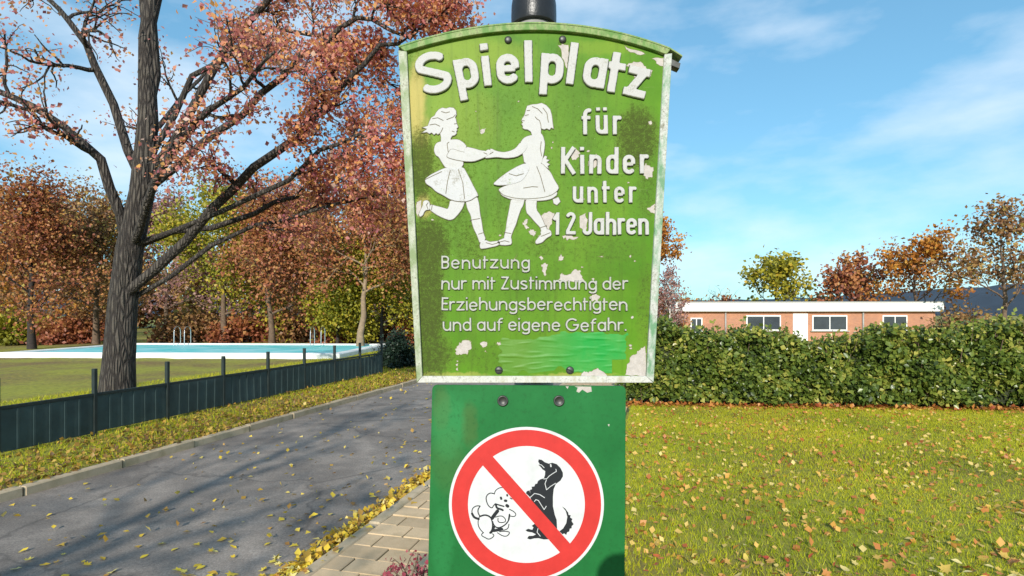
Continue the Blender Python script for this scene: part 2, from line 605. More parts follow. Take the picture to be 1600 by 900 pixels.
kerb_row(fk, -5.67, 0.10, 2, 60, 0.02, 1.0, 11)
nk = tag(empty('kerb', ru(-2.115, 0, 0)), kind='structure')
kerb_row(nk, -2.115, 0.10, -3, 40, 0.004, 1.0, 12)
tag(strip('bedding', -2.07, -0.48, -4, 60, -0.016, M['joint'], 120, 8, 0.003, seed=9), kind='structure')
pv = tag(empty('pavement', ru(-1.3, 0, 0)), kind='structure')
rng = NPR(21)
bm = bmesh.new()
box_bm(bm, -0.135, 0.135, -0.0955, 0.0955, -0.07, 0.0, 0.005)
me_full = bm_mesh('paver', bm); me_full.materials.append(M['paver'])
bm = bmesh.new()
box_bm(bm, -0.065, 0.065, -0.0955, 0.0955, -0.07, 0.0, 0.005)
me_half = bm_mesh('paver', bm); me_half.materials.append(M['paver'])
rest = bmesh.new()
count = 0
for row in range(-8, 150):
    s = row * 0.2
    x = -2.06
    k = 0
    first_half = row % 2 == 0
    while x < -0.5:
        half = (k == 0 and first_half)
        w = 0.14 if half else 0.28
        if x + w > -0.44: w, half = 0.14, True
        if x + w > -0.40: break
        p = ru(x + w / 2 + rng.normal() * 0.0015, s + 0.1 + rng.normal() * 0.0015, rng.normal() * 0.0022)
        near = 15 <= row < 62
        if near and count < 296:
            o = bpy.data.objects.new('paver', me_half if half else me_full)
            COL.objects.link(o)
            o.parent = pv
            o.location = p - Vector(pv.location)
            o.rotation_euler = (rng.normal() * 0.008, rng.normal() * 0.008, -TH + rng.normal() * 0.006)
            count += 1
        else:
            r = bmesh.ops.create_cube(rest, size=1.0)
            mt = Matrix.Translation(p) @ Matrix.Rotation(-TH, 4, 'Z')
            for v in r['verts']:
                v.co = mt @ Vector((v.co.x * (w - 0.01), v.co.y * 0.191, v.co.z * 0.06 - 0.03))
        x += w
        k += 1
o = link('paver_field', bm_mesh('paver_field', rest), M['paver'], pv)
o.location = -Vector(pv.location)
tag(o, kind='stuff')

# distant wooded ridge
rng = NPR(5)
vs, fs = [], []
n = 160
for i in range(n + 1):
    a = R(-75 + 150 * i / n)
    t = i / n
    hgt = 17 + 5 * math.sin(t * 9 + 0.6) + 3 * math.sin(t * 23 + 2) + 8 * max(0, t - 0.45) + rng.normal() * 0.45
    for q, (rad, hh) in enumerate(((560, -2), (600, hgt * 0.6), (660, hgt), (760, -2))):
        vs.append((math.sin(a) * rad, math.cos(a) * rad, hh + (rng.normal() * 0.4 if q in (1, 2) else 0)))
for i in range(n):
    for q in range(3):
        a = i * 4 + q
        fs.append((a, a + 4, a + 5, a + 1))
tag(link('hill', mesh_py('hill', vs, fs, True), M['hill']), kind='structure')

# ------------------------------------------------------------------ relief tools for the signs
def rdp(p, eps):
    if len(p) < 3: return p
    a, b = p[0], p[-1]
    ab = b - a
    l = np.hypot(*ab)
    d = np.abs(ab[0] * (p[:, 1] - a[1]) - ab[1] * (p[:, 0] - a[0])) / l if l > 1e-9 else np.hypot(*(p - a).T)
    i = int(np.argmax(d))
    if d[i] < eps: return np.array([a, b])
    return np.vstack([rdp(p[:i + 1], eps)[:-1], rdp(p[i:], eps)])


def contour(Fv, xs, ys, eps):
    """closed iso-lines of Fv = 0 on a grid (marching squares)"""
    ins = Fv < 0
    seg = {}
    cell = ins[:-1, :-1].astype(int) + ins[1:, :-1] * 2 + ins[1:, 1:] * 4 + ins[:-1, 1:] * 8
    ed = {1: [(3, 0)], 2: [(0, 1)], 3: [(3, 1)], 4: [(1, 2)], 5: [(3, 0), (1, 2)], 6: [(0, 2)], 7: [(3, 2)], 8: [(2, 3)], 9: [(2, 0)], 10: [(0, 1), (2, 3)], 11: [(2, 1)], 12: [(1, 3)], 13: [(1, 0)], 14: [(0, 3)]}

    def key(i, j, e):
        return (('h', i, j) if e == 0 else ('v', i + 1, j) if e == 1 else ('h', i, j + 1) if e == 2 else ('v', i, j))

    def pos(k):
        t, i, j = k
        i2, j2 = (i + 1, j) if t == 'h' else (i, j + 1)
        a, b = Fv[i, j], Fv[i2, j2]
        u = a / (a - b)
        return (xs[i] + (xs[i2] - xs[i]) * u, ys[j] + (ys[j2] - ys[j]) * u)
    adj = {}
    for i, j in zip(*np.nonzero((cell > 0) & (cell < 15))):
        for e0, e1 in ed[int(cell[i, j])]:
            a, b = key(i, j, e0), key(i, j, e1)
            adj.setdefault(a, []).append(b)
            adj.setdefault(b, []).append(a)
    loops, seen = [], set()
    for k0 in list(adj):
        if k0 in seen: continue
        lp, k, prev = [], k0, None
        while k not in seen:
            seen.add(k)
            lp.append(pos(k))
            nx = [q for q in adj[k] if q != prev and q not in seen]
            prev = k
            if not nx: break
            k = nx[0]
        if len(lp) > 6:
            p = np.array(lp)
            far = int(np.argmax(np.hypot(*(p - p[0]).T)))
            q = np.vstack([rdp(p[:far + 1], eps)[:-1], rdp(np.vstack([p[far:], p[:1]]), eps)[:-1]])
            if len(q) >= 3: loops.append(q)
    return loops


def stroke_sdf(X, Y, strokes, w):
    Fv = np.full(X.shape, 9.0)
    for st in strokes:
        pts = st['p']
        ww = st.get('w', w) / 2
        rnd = st.get('round', False)
        n = len(pts)
        for i in range(n - 1):
            ax, ay = pts[i]; bx, by = pts[i + 1]
            dx, dy = bx - ax, by - ay
            L = math.hypot(dx, dy)
            if L < 1e-9: continue
            dx /= L; dy /= L
            cx, cy = (ax + bx) / 2, (ay + by) / 2
            qx = np.abs((X - cx) * dx + (Y - cy) * dy) - L / 2
            qy = np.abs(-(X - cx) * dy + (Y - cy) * dx) - ww
            d = np.minimum(np.maximum(qx, qy), 0) + np.hypot(np.maximum(qx, 0), np.maximum(qy, 0))
            Fv = np.minimum(Fv, d)
            if i > 0 or rnd:
                Fv = np.minimum(Fv, np.hypot(X - ax, Y - ay) - ww)
            if rnd and i == n - 2:
                Fv = np.minimum(Fv, np.hypot(X - bx, Y - by) - ww)
    return Fv


def stroke_loops(strokes, w, step=None, rough=0.0, grow=0.0):
    allp = np.vstack([np.array(s['p']) for s in strokes])
    mw = max([w] + [s.get('w', w) for s in strokes])
    step = step or w / 9
    x0, y0 = allp.min(0) - mw - step * 2
    x1, y1 = allp.max(0) + mw + step * 2
    xs = np.arange(x0, x1, step) + 1.7e-5
    ys = np.arange(y0, y1, step) + 2.3e-5
    X, Y = np.meshgrid(xs, ys, indexing='ij')
    Fv = stroke_sdf(X, Y, strokes, w)
    if rough:
        Fv = Fv + rough * (np.sin(X * 31 + 2.1 * np.sin(Y * 23)) * np.sin(Y * 27 + 1.7 * np.sin(X * 19)) + 0.7 * np.sin(X * 71 + Y * 43) * np.sin(Y * 67 - X * 29))
    return contour(Fv - grow, xs, ys, step * 0.12)


def relief_mesh(name, loops, h, bev=0.0, base=-0.0005, off=0.0):
    """loops in (x, z) metres -> raised plate whose front is h in front of the sign face (towards -Y)"""
    cu = bpy.data.curves.new(name, 'CURVE')
    cu.dimensions = '2D'
    cu.fill_mode = 'BOTH'
    cu.extrude = max((h - base) / 2 - bev, 1e-5)
    cu.bevel_depth = bev
    cu.bevel_resolution = 1
    cu.offset = off - bev
    for lp in loops:
        sp = cu.splines.new('POLY')
        sp.points.add(len(lp) - 1)
        for q, pt in zip(sp.points, lp): q.co = (pt[0], pt[1], 0, 1)
        sp.use_cyclic_u = True
    ob = bpy.data.objects.new(name, cu)
    me = bpy.data.meshes.new_from_object(ob)
    me.name = name
    bpy.data.objects.remove(ob)
    bpy.data.curves.remove(cu)
    n = len(me.vertices)
    co = np.empty(n * 3, dtype=np.float32)
    me.vertices.foreach_get('co', co)
    co = co.reshape(-1, 3)
    mid = (h + base) / 2
    out = np.stack([co[:, 0], -(co[:, 2] + mid), co[:, 1]], axis=1)
    me.vertices.foreach_set('co', out.ravel())
    me.materials.clear()
    me.update()
    return me


def smooth_loop(pts, it=1):
    p = np.array(pts, dtype=float)
    for _ in range(it):
        nx = np.roll(p, -1, axis=0)
        q = np.empty((len(p) * 2, 2))
        q[0::2] = p * 0.80 + nx * 0.20
        q[1::2] = p * 0.20 + nx * 0.80
        p = q
    return p


# ------------------------------------------------------------------ letter shapes (strokes; cap height 1, baseline 0)
def arc(cx, cy, rx, ry, a0, a1, n=14):
    return [(cx + rx * math.cos(R(a0 + (a1 - a0) * i / n)), cy + ry * math.sin(R(a0 + (a1 - a0) * i / n))) for i in range(n + 1)]


def stad(x0, x1, y0, y1):
    r = (x1 - x0) / 2
    cx = (x0 + x1) / 2
    ry = min(r, (y1 - y0) / 2)
    p = arc(cx, y1 - ry, r, ry, 0, 180) + arc(cx, y0 + ry, r, ry, 180, 360)
    return p + [p[0], p[1]]


def glyph(ch, w, bw, xh=0.72, asc=1.0, desc=-0.27):
    h = w / 2
    lo, hi = h, xh - h
    xl, xr = h, bw - h
    r = (xr - xl) / 2
    cx = (xl + xr) / 2
    ry = min(r, (hi - lo) / 2)
    S = lambda *p, **k: dict(p=list(p), **k)
    A = lambda p, **k: dict(p=p, **k)
    arch = [(xl, hi - ry * 1.0)] + arc(cx, hi - ry, r, ry, 180, 0) + [(xr, 0)]
    cup = [(xl, xh), (xl, lo + ry)] + arc(cx, lo + ry, r, ry, 180, 360)[1:]
    nb = bw
    if ch == 'l': return [S((h, 0), (h, asc))], w
    if ch == 'i': return [S((h, 0), (h, xh)), S((h, asc - w * 0.82), (h, asc + w * 0.08))], w
    if ch == 'n': return [S((h, 0), (h, xh)), A(arch)], bw
    if ch == 'h': return [S((h, 0), (h, asc)), A(arch)], bw
    if ch == 'm':
        bw2 = bw * 0.88
        xr2 = bw2 - h; r2 = (xr2 - xl) / 2; ry2 = min(r2, ry)
        a1 = [(xl, hi - ry2)] + arc(xl + r2, hi - ry2, r2, ry2, 180, 0) + [(xr2, 0)]
        a2 = [(x + xr2 - xl, y) for x, y in a1]
        return [S((h, 0), (h, xh)), A(a1), A(a2)], bw2 * 2 - w
    if ch in 'uü':
        s = [A(cup), S((xr, 0), (xr, xh))]
        if ch == 'ü':
            d = w * 0.42
            s += [S((cx - r * 0.85, asc - w * 0.75), (cx - r * 0.85, asc + w * 0.1)), S((cx + r * 0.85, asc - w * 0.75), (cx + r * 0.85, asc + w * 0.1))]
        return s, bw
    if ch == 'r':
        rr = r * 0.9
        return [S((h, 0), (h, xh)), A([(xl, hi - rr)] + arc(xl + rr, hi - rr, rr, rr, 180, 62))], bw * 0.66
    if ch == 'p': return [S((h, desc), (h, xh)), A(stad(xl, xr, lo, hi))], bw
    if ch == 'b': return [S((h, 0), (h, asc)), A(stad(xl, xr, lo, hi))], bw
    if ch == 'd': return [S((xr, 0), (xr, asc)), A(stad(xl, xr, lo, hi))], bw
    if ch == 'a': return [S((xr, 0), (xr, xh)), A(stad(xl, xr, lo, hi))], bw
    if ch == 'g':
        return [S((xr, desc * 0.2 + 0.02), (xr, xh)), A(stad(xl, xr, lo, hi)), A([(xr, 0.06)] + arc(cx, desc + h + r * 0.62, r, r * 0.62, 0, -150))], bw
    if ch == 'e':
        ym = (lo + hi) / 2 + 0.01
        return [A([(xr, ym), (xr, max(ym, hi - ry))] + arc(cx, hi - ry, r, ry, 0, 180)[1:] + arc(cx, lo + ry, r, ry, 180, 325)), S((xl, ym), (xr, ym), w=w * 0.85)], bw
    if ch == 'c': return [A(arc(cx, hi - ry, r, ry, 42, 180) + arc(cx, lo + ry, r, ry, 180, 318))], bw * 0.92
    if ch == 't':
        o = bw * 0.10
        return [S((o + h, 0), (o + h, asc * 0.96)), S((0, xh - h * 0.9), (o + w + bw * 0.30, xh - h * 0.9), w=w * 0.9)], o + w + bw * 0.30
    if ch == 'f':
        o = bw * 0.12
        rr = bw * 0.34
        return [A([(o + h, 0), (o + h, asc - h - rr)] + arc(o + h + rr, asc - h - rr, rr, rr, 180, 80)), S((0, xh - h), (o + w + bw * 0.28, xh - h), w=w * 0.85)], o + w + bw * 0.32
    if ch == 's':
        q = (hi - lo) / 4
        rx = r * 0.82
        c0 = h + rx
        return [A(arc(c0, hi - q, rx, q, 30, 180) + [(c0 - rx * 0.9, hi - q * 1.35)] + [(c0 + rx * 0.9, lo + q * 1.35)] + arc(c0, lo + q, rx, q, 0, -150))], rx * 2 + w
    if ch == 'S':
        W = bw * 1.45
        rx = (W - w) / 2
        q = (1 - w) / 4
        c0 = h + rx
        top, bot = 1 - h, h
        return [A(arc(c0, top - q, rx, q, 32, 200) + [(c0, top - 2 * q + 0.0)] + arc(c0, bot + q, rx, q, 20, -150))], W
    if ch == 'z':
        W = bw * 0.98
        return [S((0.02, xh - h), (W, xh - h)), S((0, h), (W, h)), S((W - w * 0.72, xh - w * 0.55), (w * 0.72, w * 0.55), w=w * 1.0)], W
    if ch == 'Z':
        W = bw * 0.92
        return [S((0.02, 1 - h), (W, 1 - h)), S((0, h), (W, h)), S((W - w * 0.62, 1 - w * 0.5), (w * 0.62, w * 0.5))], W
    if ch == 'K':
        W = bw * 1.2
        return [S((h, 0), (h, 1)), S((W - w * 0.5, 1.0), (h, 0.40)), S((w * 1.05, 0.52), (W - w * 0.35, 0.0))], W
    if ch == 'E':
        W = bw * 0.78
        return [S((h, 0), (h, 1)), S((h, h), (W, h)), S((h, 1 - h), (W, 1 - h)), S((h, 0.52), (W * 0.92, 0.52))], W
    if ch == 'B':
        W = bw * 0.92
        r1, r2 = (0.48 - h) / 2 + 0.012, (0.52 - h) / 2 + 0.012
        return [S((h, 0), (h, 1)), A([(h, 1 - h), (W - h - r1, 1 - h)] + arc(W - h - r1 - 0.01, 1 - h - r1, r1, r1, 90, -90) + [(h, 1 - h - 2 * r1)]),
                A([(h, h + 2 * r2), (W - h - r2, h + 2 * r2)] + arc(W - h - r2, h + r2, r2, r2, 90, -90) + [(h, h)])], W
    if ch == 'G':
        W = 1.02
        rx = (W - w) / 2
        return [A(arc(h + rx, 0.5, rx, 0.5 - h, 42, 360, 26)), S((W * 0.55, 0.48), (W, 0.48))], W
    if ch == 'J':
        W = bw * 0.92
        rr = (W - w) / 2
        return [A([(W - h, 1), (W - h, h + rr)] + arc(h + rr, h + rr, rr, rr, 0, -175)), ], W
    if ch == '1':
        return [S((bw * 0.42, 0), (bw * 0.42, 1)), S((bw * 0.40, 0.93), (0.02, 0.66))], bw * 0.42 + h
    if ch == '2':
        W = bw * 0.95
        rx = (W - w) / 2
        return [A(arc(h + rx, 1 - h - rx, rx, rx, 165, -30) + [(h * 0.9, w * 0.85)]), S((0, h), (W, h))], W
    if ch == '.': return [S((h, 0), (h, w * 1.05))], w
    raise KeyError(ch)


GC = {}


def letter_mesh(ch, style, cap, w, bw, h, bev):
    k = (ch, style)
    if k not in GC:
        st, adv = glyph(ch, w, bw)
        rg = 0.0035 if style != 'small' else 0.006
        lp = [l * cap for l in stroke_loops(st, w, rough=rg)]
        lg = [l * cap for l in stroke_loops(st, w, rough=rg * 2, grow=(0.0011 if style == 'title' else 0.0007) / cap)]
        GC[k] = (relief_mesh('letter', lp, h, bev), adv * cap, relief_mesh('grime_shade', lg, 0.0007, 0.0))
    return GC[k]


def word(parent, text, x0, x1, base_y, cap_px, w, bw, h, bev, mat, style, ox, oy, space=0.45, rng=None, names=True):
    """set a line between photo columns x0 and x1 on the sign face"""
    cap = cap_px * K
    items, tot, ng = [], 0.0, 0
    for ch in text:
        if ch == ' ':
            items.append(None); tot += space * cap
        else:
            me, adv, gm = letter_mesh(ch, style, cap, w, bw, h, bev)
            items.append((me, adv, gm)); tot += adv; ng += 1
    gaps = len([1 for a, b in zip(text, text[1:]) if a != ' ' and b != ' '])
    gap = ((x1 - x0) * K - tot) / max(1, gaps)
    x = (x0 - ox) * K
    for i, it in enumerate(items):
        if it is None:
            x += space * cap
            continue
        me, adv, gm = it
        o = link('letter', me, mat, parent, (x, 0, (oy - base_y) * K + (rng.normal() * 0.0004 if rng else 0)))
        if rng: o.rotation_euler = (0, R(rng.normal() * 0.7), 0)
        link('grime_shade', gm, M['letter_grime_shade'], o, (-0.0002, 0, -0.0004))
        x += adv
        if i + 1 < len(items) and items[i + 1] is not None: x += gap


# ------------------------------------------------------------------ sign materials
def blobs(nt, co, ox, oy, lst, warp=0.012, wscale=45):
    """soft irregular stain masks: list of (px, py, rx, ry, amount)"""
    nz = N(nt, 'ShaderNodeTexNoise', Scale=wscale, Detail=6, Roughness=0.65)
    nt.links.new(co, nz.inputs['Vector'])
    va = nt.nodes.new('ShaderNodeVectorMath'); va.operation = 'MULTIPLY_ADD'
    nt.links.new(nz.outputs['Color'], va.inputs[0])
    va.inputs[1].default_value = (warp * 2, 0, warp * 2)
    nt.links.new(co, va.inputs[2])
    acc = None
    for px, py, rx, ry, am in lst:
        mp = nt.nodes.new('ShaderNodeMapping')
        mp.vector_type = 'TEXTURE'
        mp.inputs['Location'].default_value = ((px - ox) * K + warp, 0, (oy - py) * K + warp)
        mp.inputs['Scale'].default_value = (rx * K, 1.0, ry * K)
        nt.links.new(va.outputs[0], mp.inputs['Vector'])
        sp = nt.nodes.new('ShaderNodeSeparateXYZ')
        nt.links.new(mp.outputs[0], sp.inputs[0])
        d = mth(nt, 'ADD', mth(nt, 'POWER', mth(nt, 'ABSOLUTE', sp.outputs['X']), 2.0), mth(nt, 'POWER', mth(nt, 'ABSOLUTE', sp.outputs['Z']), 2.0))
        mr = N(nt, 'ShaderNodeMapRange', interpolation_type='SMOOTHSTEP')
        mr.inputs['From Min'].default_value = 1.25
        mr.inputs['From Max'].default_value = 0.15
        mr.inputs['To Min'].default_value = 0.0
        mr.inputs['To Max'].default_value = am
        nt.links.new(d, mr.inputs['Value'])
        acc = mr.outputs[0] if acc is None else mth(nt, 'MAXIMUM', acc, mr.outputs[0])
    return acc


OX, OY = 835.0, 597.0          # photo pixel of the main board's foot
LX, LY = 823.0, 935.0          # photo pixel of the lower board's foot


def main_paint():
    m, nt, b = new_mat('green_enamel_weathered')
    co = objco(nt)
    big = noise(nt, co, 7, 5, 0.6)
    c = ramp(nt, big, [(0.3, (0.058, 0.160, 0.007)), (0.5, (0.085, 0.208, 0.010)), (0.7, (0.118, 0.245, 0.015))])
    dark = blobs(nt, co, OX, OY, [(800, 72, 22, 22, 0.75), (860, 88, 22, 30, 0.5), (1010, 340, 30, 60, 0.35), (980, 400, 60, 40, 0.3)])
    c = mixc(nt, dark, c, (0.035, 0.15, 0.008))
    pale = blobs(nt, co, OX, OY, [(735, 85, 110, 32, 0.65), (700, 190, 55, 80, 0.5), (665, 215, 24, 70, 0.5), (740, 190, 45, 60, 0.4), (690, 290, 30, 60, 0.4), (940, 75, 60, 14, 0.4)])
    c = mixc(nt, pale, c, (0.21, 0.29, 0.025))
    yel = blobs(nt, co, OX, OY, [(650, 160, 17, 72, 0.85), (662, 322, 14, 22, 0.8), (660, 205, 14, 30, 0.5), (700, 586, 70, 5, 0.4), (900, 586, 70, 4, 0.4)])
    c = mixc(nt, yel, c, (0.44, 0.34, 0.10))
    # algae and soot speckles
    dirt = blobs(nt, co, OX, OY, [(658, 258, 26, 72, 1.0), (670, 385, 42, 58, 1.0), (672, 470, 28, 120, 1.0), (672, 555, 44, 44, 0.9), (738, 380, 36, 46, 0.6), (770, 560, 60, 34, 0.4),
                                  (995, 215, 42, 62, 0.95), (755, 180, 28, 60, 0.35), (700, 555, 60, 22, 0.45), (1010, 300, 20, 70, 0.5), (850, 385, 50, 26, 0.5), (880, 85, 14, 30, 0.5), (690, 90, 50, 20, 0.25), (835, 300, 230, 300, 0.34), (700, 300, 60, 120, 0.55), (650, 100, 22, 40, 0.4), (790, 330, 40, 60, 0.45), (940, 390, 90, 30, 0.45), (1010, 480, 20, 90, 0.5)])
    sp1 = noise(nt, co, 420, 4, 0.75)
    sp2 = noise(nt, co, 120, 5, 0.7)
    th = mth(nt, 'ADD', mth(nt, 'MULTIPLY', dirt, 0.23), mth(nt, 'MULTIPLY', mth(nt, 'ADD', sp1, sp2), 0.5))
    spk = ramp(nt, th, [(0.595, 0.0), (0.73, 1.0)])
    c = mixc(nt, mth(nt, 'MULTIPLY', dirt, 0.42), c, (0.11, 0.13, 0.02))
    c = mixc(nt, mth(nt, 'MULTIPLY', spk, 0.74), c, (0.042, 0.042, 0.017))
    mp = nt.nodes.new('ShaderNodeMapping')
    mp.inputs['Scale'].default_value = (70, 1, 3.0)
    nt.links.new(co, mp.inputs['Vector'])
    runs = noise(nt, mp.outputs[0], 1.0, 4, 0.6)
    c = mixc(nt, ramp(nt, runs, [(0.52, 0.0), (0.72, 0.42)]), c, (0.06, 0.10, 0.012))
    mp2 = nt.nodes.new('ShaderNodeMapping')
    mp2.inputs['Scale'].default_value = (12, 1, 160)
    mp2.inputs['Rotation'].default_value = (0, 0.5, 0)
    nt.links.new(co, mp2.inputs['Vector'])
    scr = noise(nt, mp2.outputs[0], 1.0, 3, 0.5)
    c = mixc(nt, ramp(nt, scr, [(0.70, 0.0), (0.78, 0.35)]), c, (0.30, 0.36, 0.14))
    pits = noise(nt, co, 150, 3, 0.6)
    c = mixc(nt, ramp(nt, pits, [(0.70, 0.0), (0.76, 0.6)]), c, (0.34, 0.34, 0.24))
    c = mixc(nt, ramp(nt, pits, [(0.25, 0.7), (0.31, 0.0)]), c, (0.05, 0.07, 0.012))
    nt.links.new(c, b.inputs['Base Color'])
    nt.links.new(ramp(nt, spk, [(0.0, 0.5), (1.0, 0.9)]), b.inputs['Roughness'])
    b.inputs['Specular IOR Level'].default_value = 0.12
    hh = mth(nt, 'ADD', mth(nt, 'MULTIPLY', noise(nt, co, 30, 4), 0.6), mth(nt, 'MULTIPLY', spk, 0.15))
    bump(nt, b, hh, 0.25, 0.002)
    return m


def white_relief(name, grime_shade=0.3, col=(0.46, 0.445, 0.43)):
    m, nt, b = new_mat(name)
    geo = nt.nodes.new('ShaderNodeNewGeometry').outputs['Position']
    f = noise(nt, geo, 38, 6, 0.7)
    f2 = noise(nt, geo, 300, 4, 0.7)
    c = ramp(nt, f, [(0.35, tuple(x * 0.9 for x in col)), (0.6, col), (0.8, tuple(x * 1.06 for x in col))])
    t = mth(nt, 'ADD', mth(nt, 'MULTIPLY', f, 0.6), mth(nt, 'MULTIPLY', f2, 0.4))
    c = mixc(nt, mth(nt, 'MULTIPLY', ramp(nt, t, [(0.52, 0.0), (0.66, 1.0)]), grime_shade), c, (0.24, 0.225, 0.18))
    f3 = noise(nt, geo, 95, 4, 0.6)
    c = mixc(nt, ramp(nt, f3, [(0.64, 0.0), (0.74, grime_shade)]), c, (0.20, 0.26, 0.09))
    nt.links.new(c, b.inputs['Base Color'])
    b.inputs['Roughness'].default_value = 0.6
    b.inputs['Specular IOR Level'].default_value = 0.25
    bump(nt, b, f2, 0.15, 0.001)
    return m


def frame_mat(name, lo, hi, amount, dirt=0.5):
    m, nt, b = new_mat(name)
    geo = nt.nodes.new('ShaderNodeNewGeometry').outputs['Position']
    mp = nt.nodes.new('ShaderNodeMapping')
    mp.inputs['Scale'].default_value = (1, 1, 0.45)
    nt.links.new(geo, mp.inputs['Vector'])
    f = noise(nt, mp.outputs[0], 42, 6, 0.7)
    f2 = noise(nt, geo, 230, 5, 0.75)
    c = mixc(nt, ramp(nt, f, [(amount - 0.09, 0.0), (amount + 0.09, 1.0)]), lo, hi)
    t = mth(nt, 'ADD', mth(nt, 'MULTIPLY', f, 0.4), mth(nt, 'MULTIPLY', f2, 0.6))
    c = mixc(nt, mth(nt, 'MULTIPLY', ramp(nt, t, [(0.52, 0.0), (0.66, 1.0)]), dirt), c, (0.11, 0.10, 0.05))
    nt.links.new(c, b.inputs['Base Color'])
    b.inputs['Roughness'].default_value = 0.65
    bump(nt, b, f2, 0.3, 0.002)
    return m


M['main_paint'] = main_paint()
M['letter_white'] = white_relief('letter_white', 0.75)
M['letter_dull'] = white_relief('letter_dull', 0.85, (0.40, 0.395, 0.36))
M['figure_white'] = white_relief('figure_white', 0.35, (0.485, 0.475, 0.465))
M['skirt_white'] = white_relief('skirt_white', 0.95, (0.49, 0.485, 0.49))
M['grime_shade'] = simple('relief_shade', (0.15, 0.13, 0.09), 0.9, 0.3, 60)  # shading of the relief edges, with dirt, drawn as brown lines
M['letter_grime_shade'] = simple('letter_grime_shade', (0.035, 0.055, 0.012), 0.9, 0.4, 70)  # shade and dirt at the letter edges, painted as a dark outline
M['bare'] = simple('bare_metal_patch', (0.43, 0.385, 0.35), 0.7, 0.14, 90, bmp=0.2)
M['bare_edge'] = simple('flaked_paint_edge', (0.15, 0.16, 0.05), 0.8, 0.3, 120)
M['frame_top'] = frame_mat('frame_top_paint', (0.09, 0.20, 0.03), (0.26, 0.32, 0.12), 0.52, 0.95)
M['frame_left'] = frame_mat('frame_left_paint', (0.19, 0.25, 0.11), (0.42, 0.43, 0.34), 0.49, 0.95)
M['frame_right'] = frame_mat('frame_right_paint', (0.12, 0.25, 0.13), (0.47, 0.47, 0.43), 0.48, 0.95)
M['frame_bottom'] = frame_mat('frame_bottom_paint', (0.36, 0.34, 0.24), (0.51, 0.50, 0.46), 0.42, 0.95)
M['screw'] = simple('screw_dark', (0.07, 0.07, 0.065), 0.45, 0.3, 90, metal=0.6)
M['slot'] = simple('screw_slot', (0.012, 0.012, 0.012), 0.8, 0.2, 50)
M['pole'] = simple('pole_galvanised', (0.34, 0.33, 0.31), 0.6, 0.15, 25, metal=0.2)
M['cap'] = simple('cap_black_plastic', (0.018, 0.018, 0.02), 0.32, 0.3, 30, bmp=0.1)


def wrinkle_mat():
    m, nt, b = new_mat('green_repaint')
    co = objco(nt)
    f = noise(nt, co, 18, 4, 0.6)
    sp = nt.nodes.new('ShaderNodeSeparateXYZ')
    nt.links.new(co, sp.inputs[0])
    mr = N(nt, 'ShaderNodeMapRange')
    mr.inputs['From Min'].default_value = (830 - OX) * K
    mr.inputs['From Max'].default_value = (925 - OX) * K
    nt.links.new(mth(nt, 'ADD', sp.outputs['X'], mth(nt, 'MULTIPLY', f, 0.04)), mr.inputs['Value'])
    c = mixc(nt, mr.outputs[0], (0.085, 0.20, 0.02), (0.015, 0.26, 0.04))
    c = mixc(nt, ramp(nt, f, [(0.4, 0.0), (0.75, 0.35)]), c, (0.16, 0.30, 0.07))
    nt.links.new(c, b.inputs['Base Color'])
    b.inputs['Roughness'].default_value = 0.48
    b.inputs['Specular IOR Level'].default_value = 0.22
    return m


M['repaint'] = wrinkle_mat()


def lower_paint():
    m, nt, b = new_mat('dark_green_enamel')
    co = objco(nt)
    f = noise(nt, co, 5, 5, 0.6)
    c = ramp(nt, f, [(0.3, (0.010, 0.105, 0.026)), (0.55, (0.015, 0.135, 0.034)), (0.75, (0.021, 0.165, 0.045))])
    st = blobs(nt, co, LX, LY, [(690, 640, 16, 40, 0.35), (733, 665, 16, 40, 0.3), (700, 720, 30, 60, 0.2), (690, 625, 10, 20, 0.3)])
    c = mixc(nt, st, c, (0.10, 0.085, 0.02))
    pl = blobs(nt, co, LX, LY, [(700, 665, 30, 60, 0.4), (690, 850, 20, 60, 0.3)])
    c = mixc(nt, pl, c, (0.035, 0.24, 0.075))
    f2 = noise(nt, co, 260, 4, 0.8)
    c = mixc(nt, ramp(nt, f2, [(0.72, 0.0), (0.80, 0.5)]), c, (0.35, 0.42, 0.28))
    f3 = noise(nt, co, 90, 5, 0.75)
    c = mixc(nt, ramp(nt, f3, [(0.52, 0.0), (0.70, 0.6)]), c, (0.012, 0.075, 0.02))
    nt.links.new(c, b.inputs['Base Color'])
    b.inputs['Roughness'].default_value = 0.42
    b.inputs['Specular IOR Level'].default_value = 0.2
    bump(nt, b, noise(nt, co, 22, 3), 0.15, 0.002)
    return m


def print_mat(name, col, wear=(0.7, 0.7, 0.7), amt=0.4, rough=0.4):
    m, nt, b = new_mat(name)
    co = objco(nt)
    f = noise(nt, co, 26, 5, 0.65)
    c = ramp(nt, f, [(0.3, tuple(x * 0.9 for x in col)), (0.7, tuple(min(1, x * 1.08) for x in col))])
    f2 = noise(nt, co, 240, 5, 0.8)
    t = mth(nt, 'ADD', mth(nt, 'MULTIPLY', f, 0.35), mth(nt, 'MULTIPLY', f2, 0.65))
    c = mixc(nt, mth(nt, 'MULTIPLY', ramp(nt, t, [(0.64, 0.0), (0.72, 1.0)]), amt), c, wear)
    nt.links.new(c, b.inputs['Base Color'])
    b.inputs['Roughness'].default_value = rough
    b.inputs['Specular IOR Level'].default_value = 0.3
    return m


M['lower_paint'] = lower_paint()
M['print_white'] = print_mat('print_white', (0.545, 0.545, 0.55), (0.42, 0.42, 0.39), 0.3)
M['print_red'] = print_mat('print_red', (0.50, 0.034, 0.030), (0.30, 0.05, 0.03), 0.6)
M['print_black'] = print_mat('print_black', (0.018, 0.02, 0.024), (0.12, 0.12, 0.12), 0.4)

